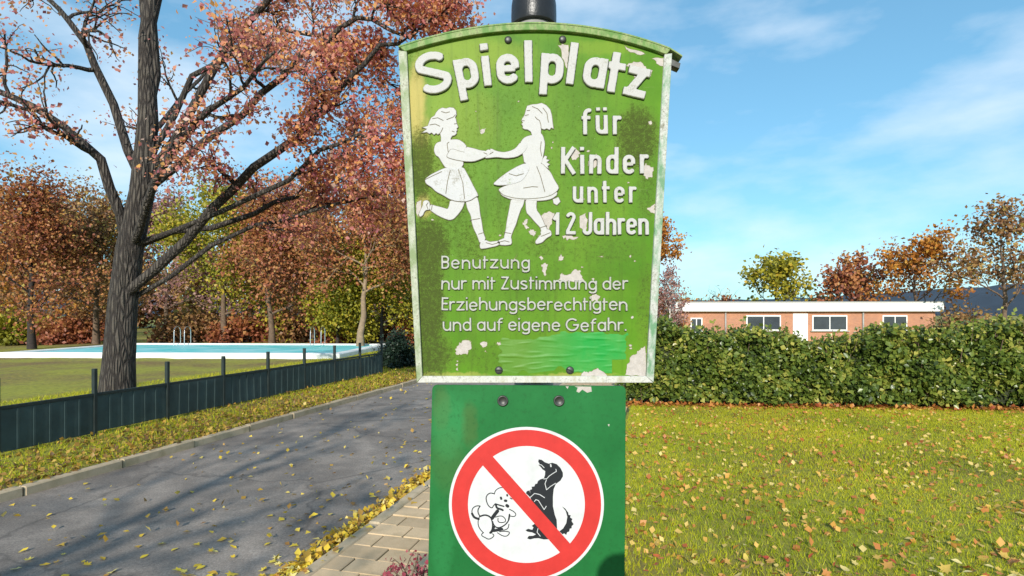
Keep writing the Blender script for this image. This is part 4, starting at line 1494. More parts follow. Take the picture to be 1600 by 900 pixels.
root = empty('autumn_tree', tbase, 'large broad tree with pink and orange leaves, dark limbs reaching towards the playground sign', 'tree')
o = link('trunk', tb.mesh('trunk'), M['bark_ridged'], root); o.location = -tbase
tips = np.array(tips)
per = 3
m_ = len(tips)
ct = np.clip(rng.normal(0.48, 0.22, size=m_), 0, 1)
P = np.repeat(tips, per, axis=0) + rng.normal(size=(m_ * per, 3)) * 0.11
Tt = np.clip(np.repeat(ct, per) + rng.normal(size=m_ * per) * 0.16, 0, 1)
o = link('crown', leaf_cloud('crown', P, 0.056, rng, Tt, szvar=0.6, facing=np.array([0, -0.6, 0.2])), M['leaf_pink'], root); o.location = -tbase
print('big tree leaves', m_ * per)

# ------------------------------------------------------------------ trees behind the fence and pool
fc = np.array([0, -0.8, 0.3])
TREES = [
    # px, base row, height, trunk r, bark, leaf, label, lean, crown width, seed, trunk fraction
    (563, 545, 6.6, 0.17, 'bark_pale', 'leaf_rust', 'rust-leaved tree with thick pale leaning trunk behind the turquoise pool', (0.05, 0), 1.05, 1, 0.48),
    (597, 541, 6.2, 0.10, 'bark_dark', 'leaf_yellow', 'yellow-green tree with thin dark trunk just left of the playground sign', (0.0, 0), 0.62, 2, 0.22),
    (634, 527, 9.4, 0.13, 'bark_birch', 'leaf_plum', 'tall plum-brown tree with pale thin trunk beside the left edge of the sign', (0.02, 0), 0.8, 3, 0.28),
    (527, 540, 4.4, 0.09, 'bark_dark', 'leaf_yellow', 'small yellow-green tree in front of the rust trees, left of the pale trunk', (0, 0), 0.62, 4, 0.2),
    (492, 537, 7.4, 0.16, 'bark_brown', 'leaf_brown', 'brown-leaved tree standing behind the middle of the pool', (0, 0), 1.0, 5, 0.25),
    (425, 540, 7.0, 0.16, 'bark_brown', 'leaf_rust', 'dark rust tree behind the left half of the pool', (-0.03, 0), 1.0, 6, 0.25),
    (350, 536, 7.8, 0.17, 'bark_brown', 'leaf_yellow', 'broad golden tree seen right of the pink tree trunk', (0, 0), 1.0, 7, 0.25),
    (150, 538, 7.2, 0.16, 'bark_brown', 'leaf_brown', 'olive-brown tree seen left of the pink tree trunk', (0.02, 0), 1.0, 8, 0.25),
    (50, 545, 7.0, 0.16, 'bark_dark', 'leaf_rust', 'rust tree at the far left end of the fence', (0, 0), 1.05, 9, 0.25),
    (680, 522, 9.0, 0.16, 'bark_brown', 'leaf_rust', 'tall rust tree whose crown edge shows behind the left side of the sign', (0, 0), 0.9, 10, 0.25),
    (585, 519, 9.6, 0.18, 'bark_brown', 'leaf_brown', 'tall brown tree at the back between the pale trunks', (0, 0), 1.0, 11, 0.2),
    (455, 519, 10.5, 0.18, 'bark_brown', 'leaf_rust', 'tall reddish tree at the very back left of the sign', (0, 0), 1.0, 12, 0.2),
    (260, 520, 11.0, 0.18, 'bark_brown', 'leaf_plum', 'tall purplish-brown tree at the back behind the pink tree', (0, 0), 1.0, 13, 0.2),
    (80, 521, 10.5, 0.18, 'bark_brown', 'leaf_brown', 'tall tawny tree at the back near the left edge', (0, 0), 1.05, 14, 0.2),
    (-40, 530, 9.0, 0.18, 'bark_brown', 'leaf_orange', 'orange tree cut by the left edge of the view', (0, 0), 1.05, 15, 0.2),
]
DENSE[0] = True
for px, py, h, tr, bk, lf, lab, lean, cw, sd, tf in TREES:
    b_ = gp(px, py)
    far = b_.y
    make_tree('autumn_tree', b_, h, tr, 200 + sd, M[bk], M[lf], lab, 'autumn trees beyond the road', lean=lean, trunk_frac=tf, kids=4, maxlev=3,
              per=22 if far < 35 else 15, sig=0.42, lsize=0.0052 * far, crown_w=cw, limbs=10, facing=fc)

DENSE[0] = False
# low russet shrubs under the trees
def shrub(name, base, h, rad, leaf, n, ls, label, seed, cat='shrub', group=None, bark='bark_dark', flat=1.0, stems=9):
    r = NPR(seed)
    t = Tubes()
    tp = []
    for k in range(stems):
        a = r.uniform(0, 6.28)
        d = Vector((math.cos(a) * 0.6 * rad / h, math.sin(a) * 0.6 * rad / h, 1.0))
        branch(t, tp, r, (r.normal() * 0.06 * rad, r.normal() * 0.06 * rad, -0.03), d, h * r.uniform(0.6, 0.85), 0.012 * h, 1, 3, 4, 0.12, 0.02, (20, 55), 0.5, 4)
    root = empty(name, base, label, cat, group)
    link('stem', t.mesh('stem'), M[bark], root)
    # lumpy volume of leaf sprays
    q = 40
    cen = r.normal(size=(q, 3)); cen /= np.linalg.norm(cen, axis=1, keepdims=True)
    cen *= r.uniform(0.35, 0.85, size=(q, 1))
    cen[:, 2] = np.abs(cen[:, 2]) * 1.0
    P = cen[r.integers(0, q, size=n)] + r.normal(size=(n, 3)) * 0.16
    P *= np.array([rad, rad, h * 0.92])
    P[:, 2] = np.clip(P[:, 2], 0.02, None) + h * 0.04
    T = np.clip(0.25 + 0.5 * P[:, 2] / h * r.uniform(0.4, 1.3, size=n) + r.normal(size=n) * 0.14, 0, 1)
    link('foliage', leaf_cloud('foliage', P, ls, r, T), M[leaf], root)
    return root


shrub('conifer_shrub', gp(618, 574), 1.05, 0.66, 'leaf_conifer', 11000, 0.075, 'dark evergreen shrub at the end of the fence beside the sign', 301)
for i, (px, py, h, rad, lf, lab) in enumerate([
        (536, 536, 1.8, 1.6, 'leaf_rust', 'russet bush behind the pool, left of the pale trunk'), (610, 534, 2.2, 1.5, 'leaf_brown', 'tawny bush behind the dark evergreen shrub'),
        (648, 538, 2.0, 1.3, 'leaf_rust', 'orange-brown bush peeping out left of the sign board'), (460, 534, 2.0, 1.8, 'leaf_brown', 'brown bush behind the centre of the pool'),
        (385, 535, 1.9, 1.8, 'leaf_rust', 'red-brown bush below the golden tree'), (300, 534, 2.1, 2.0, 'leaf_brown', 'olive-brown bush right of the pink tree trunk'),
        (120, 536, 2.0, 2.0, 'leaf_rust', 'rust bush left of the pink tree trunk'), (20, 536, 2.0, 2.0, 'leaf_yellow', 'yellow bush at the far left behind the fence')]):
    b_ = gp(px, py)
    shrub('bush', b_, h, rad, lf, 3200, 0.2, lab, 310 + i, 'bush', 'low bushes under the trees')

# far edge of the wood behind everything on the left
rng = NPR(71)
q = 26000
xx = rng.uniform(-95, 14, size=q)
top = 7.5 + 2.0 * np.sin(xx * 0.31) + 1.5 * np.sin(xx * 0.83 + 1) + 0.9 * np.sin(xx * 2.1)
top = np.where(xx > 2, top * np.clip((16 - xx) / 14, 0.25, 1), top)
zz = top * rng.uniform(0.0, 1.0, size=q) ** 0.8
P = np.stack([xx, 66 + rng.uniform(-3, 3, size=q) + 3 * np.sin(xx * 0.6), zz], axis=1)
T = np.clip(0.45 + 0.3 * np.sin(xx * 0.47) * np.sin(xx * 0.19 + 2) + rng.normal(size=q) * 0.18, 0, 1)
tag(link('far_wood', leaf_cloud('far_wood', P, 0.75, rng, T, facing=fc), M['leaf_brown']), 'distant autumn wood closing the view left of the sign', 'wood', kind='stuff')

# ------------------------------------------------------------------ panel fence along the verge
M['fence_panel'] = simple('fence_panel', (0.035, 0.06, 0.06), 0.6, 0.3, 3)
M['fence_post'] = simple('fence_post', (0.018, 0.028, 0.026), 0.6, 0.3, 9)
FO = -7.15
fence = empty('panel_fence', ru(FO, 10), 'low dark teal panel fence with taller posts beyond the road', 'fence', rz=-TH)
s = -5.2
k = 0
while s < 4.3:
    box('post', -0.025, 0.025, s - 0.025, s + 0.025, -0.1, 0.88, M['fence_post'], fence, 0.004)
    if s + 1.15 < 4.3:
        bm = bmesh.new()
        box_bm(bm, -0.012, 0.012, s + 0.03, s + 1.12, 0.04, 0.52, 0.003)
        for q in range(1, 6):
            yy = s + 0.03 + 1.09 * q / 6
            box_bm(bm, 0.0125, 0.02, yy - 0.012, yy + 0.012, 0.05, 0.51)
        pn = link('panel', bm_mesh('panel', bm), M['fence_panel'], fence)
        pn.rotation_euler = (0.004 * math.sin(k * 5.1), 0.02 * math.sin(k * 3.7), 0.0)
        box('rail', -0.02, 0.02, s + 0.026, s + 1.124, 0.521, 0.56, M['fence_post'], fence, 0.003)
    s += 1.15
    k += 1
# two short concrete marker stones on the verge
M['concrete'] = simple('concrete_pale', (0.42, 0.40, 0.34), 0.9, 0.2, 12, bmp=0.3)
for (px, py, hh, lab) in ((564, 588, 0.22, 'small pale stone post in front of the fence end'),):
    b_ = gp(px, py)
    st_ = lathe('marker_stone', [(0.075, -0.05), (0.07, hh * 0.8), (0.055, hh * 0.95), (0.02, hh)], M['concrete'], None, 14, 'Z', b_)
    tag(st_, lab, 'stone')

# ------------------------------------------------------------------ pool beyond the fence
M['pool_rim'] = simple('pool_rim', (0.78, 0.78, 0.74), 0.7, 0.1, 3)
m, nt, b = new_mat('pool_water')
co = objco(nt)
f = noise(nt, co, 0.8, 3)
nt.links.new(ramp(nt, f, [(0.35, (0.10, 0.60, 0.60)), (0.65, (0.36, 0.72, 0.75))]), b.inputs['Base Color'])
b.inputs['Roughness'].default_value = 0.45
b.inputs['Specular IOR Level'].default_value = 0.15
bump(nt, b, noise(nt, co, 5, 4), 0.2, 0.02)
M['pool_water'] = m
M['chrome'] = simple('chrome_tube', (0.6, 0.6, 0.6), 0.25, 0.05, 5, metal=0.9)
pool = empty('swimming_pool', (-12.2, 24.0, 0.0), 'turquoise pool with wide white rim seen over the fence', 'pool', rz=-0.05)
box('water', -5.9, 5.9, -3.0, 3.0, -0.1, 0.13, M['pool_water'], pool)
bm = bmesh.new()
box_bm(bm, -6.3, 6.3, -3.4, -3.0, -0.1, 0.19, 0.03)
box_bm(bm, -6.3, 6.3, 3.0, 3.4, -0.1, 0.19, 0.03)
box_bm(bm, -6.3, -5.9, -3.002, 3.002, -0.1, 0.187, 0.03)
box_bm(bm, 5.9, 6.3, -3.002, 3.002, -0.1, 0.187, 0.03)
link('rim', bm_mesh('rim', bm), M['pool_rim'], pool)
for lx in (-3.5, 3.0):
    tb = Tubes()
    for dx in (-0.25, 0.25):
        pp_ = [Vector((lx + dx, 3.25, 0.15))] + [Vector((lx + dx, 3.0 + 0.25 * math.cos(R(a)), 0.75 + 0.25 * math.sin(R(a)))) for a in range(0, 181, 30)] + [Vector((lx + dx, 2.75, 0.0))]
        tb.add(pp_, [0.022] * len(pp_), 8)
    link('ladder', tb.mesh('ladder'), M['chrome'], pool)

# ------------------------------------------------------------------ hedge at the right
hb = gp(985, 632)
hb.x -= 0.12
hdir = R(-5.0)
hedge = empty('hedge', hb, 'broad-leaved evergreen hedge across the lawn to the right of the signs', 'hedge', rz=hdir)
rng = NPR(44)
HL, HHt, HD = 13.0, 1.30, 0.95


def hedge_h(x):
    return HHt * (0.90 + 0.085 * np.sin(x * 1.1 + 1) + 0.06 * np.sin(x * 3.1) + 0.03 * np.sin(x * 8.3 + 2) - 0.30 * np.exp(-(x / 0.35) ** 2))


n = 46000
x = rng.uniform(-0.1, HL, size=n)
side = rng.uniform(size=n)
hh = hedge_h(x)
z = rng.uniform(0.06, 1.0, size=n) ** 0.9 * hh
lump = 0.09 * np.sin(x * 4.1 + z * 5) + 0.07 * np.sin(x * 9.3 - z * 7 + 1) + 0.06 * np.sin(x * 2.2)
y = np.where(side < 0.72, lump - 0.02 + np.abs(rng.normal(size=n)) * 0.10 + 0.30 * (z / hh) ** 3.5 - 0.05 * np.sin(z / hh * 3.1), rng.uniform(0, HD, size=n))
z = np.where(side < 0.72, z, hh + rng.normal(size=n) * 0.075)
P = np.stack([x, y, z], axis=1)
T = np.clip(0.50 + 0.22 * np.sin(x * 5 + z * 3) * np.sin(x * 1.7 - z * 6) + rng.normal(size=n) * 0.22, 0, 1)
link('foliage', leaf_cloud('foliage', P, 0.074, rng, T, szvar=0.55, facing=np.array([-0.1, -0.9, 0.5])), M['leaf_green'], hedge)
# upright young shoots
tb = Tubes(); sp = []
for k in range(420):
    xx = rng.uniform(0.2, HL)
    z0 = float(hedge_h(np.array(xx))) - 0.1
    L = rng.uniform(0.10, 0.30) + (0.2 * rng.uniform() if rng.uniform() < 0.15 else 0)
    p0 = Vector((xx, rng.uniform(0.05, 0.6), z0))
    p1 = p0 + Vector((rng.normal() * 0.05, rng.normal() * 0.05, L))
    tb.add([p0, p0.lerp(p1, 0.5) + Vector((rng.normal() * 0.01, 0, 0)), p1], [0.006, 0.005, 0.003], 4)
    for q in range(9):
        sp.append(tuple(p0.lerp(p1, rng.uniform(0.35, 1.0))))
for k in range(190):
    xx = rng.uniform(0, HL)
    p0 = Vector((xx, rng.uniform(0.12, HD - 0.1), -0.03))
    p1 = p0 + Vector((rng.normal() * 0.15, rng.normal() * 0.1, hedge_h(np.array(xx)) * 0.93))
    tb.add([p0, p0.lerp(p1, 0.5) + Vector((rng.normal() * 0.04, rng.normal() * 0.04, 0)), p1], [0.016, 0.012, 0.006], 5)
link('stem', tb.mesh('stem'), M['bark_brown'], hedge)
sp = np.array(sp)
link('young_shoot', leaf_cloud('young_shoot', sp, 0.075, rng, np.clip(rng.normal(0.85, 0.15, size=len(sp)), 0, 1), facing=np.array([0, -0.7, 0.3])), M['leaf_green'], hedge)
# solid core, the hedge's inner shade put into its dark colour
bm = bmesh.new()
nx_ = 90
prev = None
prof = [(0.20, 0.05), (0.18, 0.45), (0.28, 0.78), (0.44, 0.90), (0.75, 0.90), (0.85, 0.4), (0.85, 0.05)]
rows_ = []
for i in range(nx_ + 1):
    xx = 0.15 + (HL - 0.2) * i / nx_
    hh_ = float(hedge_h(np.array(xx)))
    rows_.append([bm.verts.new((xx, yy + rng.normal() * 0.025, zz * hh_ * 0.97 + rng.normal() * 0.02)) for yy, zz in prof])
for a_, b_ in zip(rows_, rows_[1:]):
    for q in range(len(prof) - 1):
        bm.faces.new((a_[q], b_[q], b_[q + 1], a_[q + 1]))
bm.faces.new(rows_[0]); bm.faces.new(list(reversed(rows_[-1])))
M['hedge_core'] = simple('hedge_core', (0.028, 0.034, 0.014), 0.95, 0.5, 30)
link('dark_core', bm_mesh('dark_core', bm), M['hedge_core'], hedge)

# ------------------------------------------------------------------ garden beyond the hedge: house, birches, trees
m, nt, b = new_mat('brick_wall')
co = objco(nt)
bt = nt.nodes.new('ShaderNodeTexBrick')
mp = nt.nodes.new('ShaderNodeMapping')
mp.inputs['Rotation'].default_value = (R(90), 0, 0)
nt.links.new(co, mp.inputs['Vector'])
nt.links.new(mp.outputs[0], bt.inputs['Vector'])
bt.inputs['Scale'].default_value = 4.0
bt.inputs['Color1'].default_value = (0.52, 0.21, 0.10, 1)
bt.inputs['Color2'].default_value = (0.42, 0.16, 0.08, 1)
bt.inputs['Mortar'].default_value = (0.40, 0.33, 0.27, 1)
c = mixc(nt, ramp(nt, noise(nt, co, 0.8, 5, 0.7), [(0.4, 0.0), (0.75, 0.5)]), bt.outputs['Color'], (0.24, 0.13, 0.09))
nt.links.new(c, b.inputs['Base Color'])
b.inputs['Roughness'].default_value = 0.9
M['brick'] = m
M['fascia'] = simple('fascia_white', (0.80, 0.79, 0.76), 0.6, 0.05, 1.0)
M['win_glass'] = simple('window_glass', (0.05, 0.06, 0.07), 0.08, 0.2, 2.0, spec=0.6)
hx, hy = (1055 - 800) / F * 34.0, 34.0
house = empty('brick_bungalow', (hx, hy, 0), 'low flat-roofed brick building with wide white fascia behind the hedge', 'building', rz=R(-3))
box('wall', 0.25, 15.0, 0.3, 8.0, -0.1, 1.72, M['brick'], house)
box('roof_fascia', 0.0, 15.3, 0.0, 8.3, 1.723, 2.26, M['fascia'], house, 0.02)
for (x0, x1, z0, z1) in ((0.95, 1.65, 0.45, 1.35), (4.2, 6.2, 0.6, 1.5), (8.0, 10.0, 0.6, 1.5), (12.0, 13.4, 0.6, 1.5)):
    wd = box('window', x0, x1, 0.24, 0.299, z0, z1, M['fascia'], house, 0.005)
    box('pane', x0 + 0.07, (x0 + x1) / 2 - 0.03, 0.225, 0.239, z0 + 0.07, z1 - 0.07, M['win_glass'], wd)
    box('pane', (x0 + x1) / 2 + 0.03, x1 - 0.07, 0.225, 0.239, z0 + 0.07, z1 - 0.07, M['win_glass'], wd)
for x0, x1 in ((0.88, 1.72), (4.1, 6.3), (7.9, 10.1), (11.9, 13.5)):
    box('sill', x0, x1, 0.16, 0.236, 0.40 if x0 < 1 else 0.55, 0.446 if x0 < 1 else 0.596, M['concrete'], house)
for xx_ in (3.0, 10.9):
    lathe('downpipe', [(0.05, 0.0), (0.05, 1.72)], M['pole'], house, 10, 'Z', (xx_, 0.24, 0))
box('roof_edge', -0.04, 15.34, -0.04, 8.34, 2.263, 2.31, M['pole'], house)
box('door', 6.9, 7.75, 0.25, 0.298, -0.05, 1.6, M['fascia'], house, 0.005)

make_tree('birch_tree', Vector(((1046 - 800) / F * 27, 27, 0)), 4.0, 0.055, 401, M['bark_birch'], M['leaf_plum'], 'slender pale birch with sparse reddish twigs right of the sign', 'birches behind the hedge',
          lean=(0.0, 0), trunk_frac=0.3, kids=4, maxlev=3, per=2, sig=0.10, lsize=0.10, crown_w=0.55, limbs=12, trop=0.12, facing=fc)
make_tree('birch_tree', Vector(((1052 - 800) / F * 28, 28, 0)), 2.9, 0.04, 402, M['bark_birch'], M['leaf_rust'], 'small birch leaning towards the sign behind the hedge', 'birches behind the hedge',
          lean=(-0.22, 0), trunk_frac=0.3, kids=4, maxlev=3, per=2, sig=0.10, lsize=0.10, crown_w=0.6, limbs=10, trop=0.1, facing=fc)
make_tree('orange_tree', Vector(((1006 - 800) / F * 20, 20, 0)), 5.95, 0.10, 403, M['bark_brown'], M['leaf_orange'], 'narrow orange tree mostly hidden behind the right edge of the sign', None,
          trunk_frac=0.66, kids=4, maxlev=3, per=9, sig=0.12, lsize=0.10, crown_w=0.34, limbs=9, facing=fc)
for i, (px, dep, h, rad, lf, lab, n_) in enumerate([
        (1034, 25, 1.6, 0.8, 'leaf_plum', 'plum-brown bush behind the hedge right beside the sign', 3200), (1052, 30, 1.75, 0.9, 'leaf_brown', 'tawny bush at the corner of the brick building', 2600),
        (1072, 46, 3.1, 1.6, 'leaf_orange', 'orange-brown round bush above the white fascia corner', 2600), (1061, 45, 2.7, 0.9, 'leaf_yellow', 'yellow-green bush above the white fascia corner', 1800),
        (1130, 50, 3.6, 2.0, 'leaf_rust', 'rust bush behind the flat roof', 2600), (1500, 24, 2.2, 1.4, 'leaf_brown', 'brown bush at the far right behind the hedge', 3000)]):
    shrub('bush', Vector(((px - 800) / F * dep, dep, 0)), h, rad, lf, n_, 0.0058 * dep, lab, 330 + i, 'bush', 'bushes behind the hedge')
RT = [(1215, 44, 6.0, 'leaf_yellow', 'golden tree rising behind the flat roof', 21), (1330, 40, 5.0, 'leaf_rust', 'rust tree behind the right part of the brick building', 22),
      (1430, 36, 6.5, 'leaf_orange', 'orange tree right of the brick building', 23), (1570, 30, 7.0, 'leaf_brown', 'brown tree at the right edge of the view', 24)]
for px, dep, h, lf, lab, sd in RT:
    make_tree('autumn_tree', Vector(((px - 800) / F * dep, dep, 0)), h, 0.14, 400 + sd, M['bark_brown'], M[lf], lab, 'autumn trees behind the hedge', trunk_frac=0.28, kids=4, maxlev=3, per=6, sig=0.26, lsize=0.0062 * dep, crown_w=0.95, limbs=9, facing=fc)

# ------------------------------------------------------------------ reddish shrub by the post
rb = Vector((-0.33, 2.3, -0.01))
r = NPR(61)
t = Tubes(); tp = []
for k in range(16):
    a = r.uniform(0, 6.28)
    d = Vector((math.cos(a) * 0.33, math.sin(a) * 0.33, 1.0))
    branch(t, tp, r, (r.normal() * 0.03, r.normal() * 0.03, -0.02), d, r.uniform(0.33, 0.50), 0.006, 1, 3, 4, 0.12, 0.03, (18, 50), 0.42, 5, 0.4)
shr = empty('red_shrub', rb, 'small shrub with crimson leaves at the foot of the sign post', 'shrub')
link('stem', t.mesh('stem'), M['bark_brown'], shr)
tp = np.array(tp)
P = np.repeat(tp, 2, axis=0) + r.normal(size=(len(tp) * 2, 3)) * 0.016
link('foliage', leaf_cloud('foliage', P, 0.022, r, np.clip(r.normal(0.55, 0.22, size=len(P)), 0, 1)), M['leaf_red'], shr)

# ------------------------------------------------------------------ grass
def grass(name, pts, hgt, wid, rng, tint, mat, label):
    n = len(pts)
    a = rng.uniform(0, 6.283, size=n)
    hv = hgt * rng.uniform(0.5, 1.3, size=n)
    wv = wid * rng.uniform(0.7, 1.3, size=n)
    dx, dy = np.cos(a) * wv / 2, np.sin(a) * wv / 2
    lx, ly = rng.normal(size=n) * hv * 0.55, rng.normal(size=n) * hv * 0.55
    p0 = pts + np.stack([dx, dy, np.full(n, -0.01)], axis=1)
    p1 = pts + np.stack([-dx, -dy, np.full(n, -0.01)], axis=1)
    p2 = pts + np.stack([lx, ly, hv], axis=1)
    v = np.stack([p0, p1, p2], axis=1).reshape(-1, 3)
    f = np.arange(n * 3).reshape(-1, 3)
    return tag(link(name, mesh_np(name, v, f, tint=tint), mat), label, 'grass', kind='stuff')


rng = NPR(88)
pts = []
n = 330000
yy = 1.6 + 9.2 * rng.uniform(size=n) ** 1.0
xx = rng.uniform(-1.0, 10.0, size=n)
off = xx * NV.x + yy * NV.y
ok = (off > -0.46) & (xx < 0.95 * yy + 0.6) & (xx > 0.12 * yy - 0.4) & (yy < hb.y - 0.09 * (xx - hb.x) + 0.1)
pp = np.stack([xx[ok], yy[ok], np.full(ok.sum(), -0.012)], axis=1)
tn = np.clip(0.46 + 0.10 * np.sin(pp[:, 0] * 7.1 + 2 * np.sin(pp[:, 1] * 5.3)) * np.sin(pp[:, 1] * 6.3) + 0.2 * np.sin(pp[:, 0] * 1.7 + pp[:, 1]) * np.sin(pp[:, 1] * 1.3 - pp[:, 0] * 0.6) + rng.normal(size=len(pp)) * 0.2 + (pp[:, 1] - 6) * 0.03, 0, 1)
print('blades', len(pp))
grass('lawn_grass', pp, 0.034, 0.007, rng, tn, M['grass'], 'short yellowish green lawn grass in front of the hedge')
n = 90000
so, ss = rng.uniform(-11.5, -5.74, size=n), rng.uniform(2, 26, size=n)
px_ = NV.x * so + U.x * ss
py_ = NV.y * so + U.y * ss
ok = (np.abs(px_) < 0.95 * py_ + 0.5) & (px_ < -0.1 * py_)
pp = np.stack([px_[ok], py_[ok], np.full(ok.sum(), 0.0)], axis=1)
grass('verge_grass', pp, 0.06, 0.010, rng, np.clip(rng.normal(0.55, 0.22, size=len(pp)), 0, 1), M['grass'], 'rough autumn grass on the verge beyond the road')

# ------------------------------------------------------------------ fallen leaves
def leaf_shape(name, seed, mat, size=0.075):
    """five-lobed leaf, slightly curled"""
    r = NPR(seed)
    lob = [(0, -0.5, ), (0.16, -0.22), (0.46, -0.26), (0.30, -0.02), (0.52, 0.20), (0.22, 0.20), (0.0, 0.56), (-0.22, 0.20), (-0.52, 0.20), (-0.30, -0.02), (-0.46, -0.26), (-0.16, -0.22)]
    if seed % 2:
        lob = [(0, -0.5), (0.13, -0.34), (0.24, -0.08), (0.24, 0.14), (0.13, 0.36), (0, 0.55), (-0.13, 0.36), (-0.24, 0.14), (-0.24, -0.08), (-0.13, -0.34)]
    c1, c2 = r.uniform(0.25, 0.7), r.uniform(-0.3, 0.5)
    vs = [(0, 0, 0.004)]
    for x, y in lob:
        x *= 1 + r.normal() * 0.08
        y *= 1 + r.normal() * 0.08
        vs.append((x * size, y * size, (c1 * x * x + c2 * y * y) * size * 1.2 + 0.004 + abs(r.normal()) * 0.002))
    k = len(lob)
    me = mesh_py(name, vs, [(0, 1 + i, 1 + (i + 1) % k) for i in range(k)], True)
    me.materials.append(mat)
    return me


YL = [leaf_shape('fallen_leaf', 500 + i, M['fallen_yellow'], 0.048 + 0.005 * i) for i in range(5)]
ML = [leaf_shape('fallen_leaf', 520 + i, M['fallen_mixed'], 0.042 + 0.006 * i) for i in range(5)]


def drop(me, p, label, group, rng, tilt=0.25):
    o = bpy.data.objects.new('fallen_leaf', me)
    COL.objects.link(o)
    o.location = p
    o.rotation_euler = (rng.normal() * tilt, rng.normal() * tilt, rng.uniform(0, 6.28))
    sc = rng.uniform(0.7, 1.25)
    o.scale = (sc, sc, sc)
    tag(o, label, 'leaf', group)


rng = NPR(91)


def visible(p, margin=20):
    x = 800 + F * p.x / p.y
    y = HY + F * (H - p.z) / p.y
    return -20 < x < 1620 and y < 905 and not (675 < x < 972)


gut = []
for k in range(5200):
    s = 2.6 + 13 * rng.uniform() ** 1.2
    o_ = -2.19 - abs(rng.normal()) * 0.085
    if rng.uniform() < 0.02: o_ = -2.12 + rng.normal() * 0.05
    p = ru(o_, s, -0.062 + rng.uniform(0, 0.035) * max(0, 1 - (-2.17 - o_) / 0.3) if o_ < -2.165 else 0.008)
    if p.y > 2 and visible(p): gut.append(p)
gut.sort(key=lambda p: p.y)
for p in gut[:120]:
    drop(YL[int(rng.integers(5))], p, 'yellow fallen leaf in the drift along the near kerb', 'yellow leaves drifted along the kerb', rng, 0.35)
restl = [tuple(p) for p in gut[120:]]
road = []
for k in range(1300):
    s = 2.2 + 18 * rng.uniform() ** 1.3
    o_ = -2.35 - 3.1 * rng.uniform() ** 2.6
    p = ru(o_, s, -0.064)
    if p.y > 1.5 and visible(p): road.append(p)
road.sort(key=lambda p: p.y)
for p in road[:60]:
    drop(YL[int(rng.integers(5))], p, 'single yellow leaf lying out on the road asphalt', 'leaves scattered over the road', rng, 0.15)
restl += [tuple(p) for p in road[60:]]
P = np.array(restl)
tag(link('leaf_litter', leaf_cloud('leaf_litter', P + np.array([0, 0, 0.01]), 0.055, rng, rng.uniform(size=len(P)), up=2.0), M['litter_yellow']), 'yellow leaf litter further along the road and its gutter', 'leaf litter', kind='stuff')
# verge litter, thick and golden near the far kerb
q = 9000
so = -5.66 - np.abs(rng.normal(size=q)) * 0.9
ss = rng.uniform(2, 24, size=q)
P = np.stack([NV.x * so + U.x * ss, NV.y * so + U.y * ss, np.full(q, 0.035)], axis=1)
P[so > -5.73, 2] = 0.028
tag(link('leaf_litter', leaf_cloud('leaf_litter', P, 0.055, rng, np.clip(rng.normal(0.42, 0.25, size=q), 0, 1), up=1.6), M['litter_brown']), 'golden leaf litter covering the verge beyond the road', 'leaf litter', kind='stuff')
# lawn leaves
law = []
for k in range(5600):
    y_ = 2.8 + 6.9 * rng.uniform()
    x_ = rng.uniform(0.1, 1.0) * y_ * 0.92
    p = Vector((x_, y_, 0.012))
    den = 0.5 + 0.5 * math.sin(x_ * 2.3 + 1.1 * math.sin(y_ * 1.7)) * math.sin(y_ * 2.9 + x_)
    if NV.dot(p) > -0.4 and visible(p) and rng.uniform() < 0.25 + 0.75 * den: law.append(p)
law.sort(key=lambda p: p.y)
near = law[:120]
for p in near:
    drop(ML[int(rng.integers(5))], p, 'fallen autumn leaf lying on the lawn grass', 'leaves scattered over the lawn', rng, 0.4)
P = np.array([tuple(p) for p in law[120:]])
tag(link('leaf_litter', leaf_cloud('leaf_litter', P, 0.052, rng, rng.uniform(0.1, 1.0, size=len(P)), up=1.2), M['litter_mixed']), 'brown and yellow leaf litter on the far part of the lawn', 'leaf litter', kind='stuff')
# brown leaves gathered under the hedge
q = 2600
xx = rng.uniform(-0.2, HL, size=q)
P = np.stack([xx, -np.abs(rng.normal(size=q)) * 0.16 + 0.1, np.full(q, 0.02)], axis=1)
o = tag(link('leaf_litter', leaf_cloud('leaf_litter', P, 0.07, rng, np.clip(rng.normal(0.3, 0.18, size=q), 0, 1), up=1.6), M['litter_mixed']), 'russet leaf litter gathered along the foot of the hedge', 'leaf litter', kind='stuff')
o.location = hb
o.rotation_euler = (0, 0, hdir)

# ------------------------------------------------------------------ trees behind the viewer, whose shade dapples the road
make_tree('roadside_tree', Vector((-5.5, -8.5, 0)), 9.5, 0.20, 601, M['bark_dark'], M['leaf_rust'], 'half-bare roadside tree behind the viewer, its shade dappling the road', None,
          trunk_frac=0.35, kids=4, maxlev=3, per=1, sig=0.15, lsize=0.14, crown_w=0.8, limbs=8)
make_tree('roadside_tree', Vector((-10.5, -5.0, 0)), 8.0, 0.18, 602, M['bark_dark'], M['leaf_brown'], 'half-bare tree further left behind the viewer beside the road', None,
          trunk_frac=0.35, kids=4, maxlev=3, per=1, sig=0.15, lsize=0.14, crown_w=0.8, limbs=8)

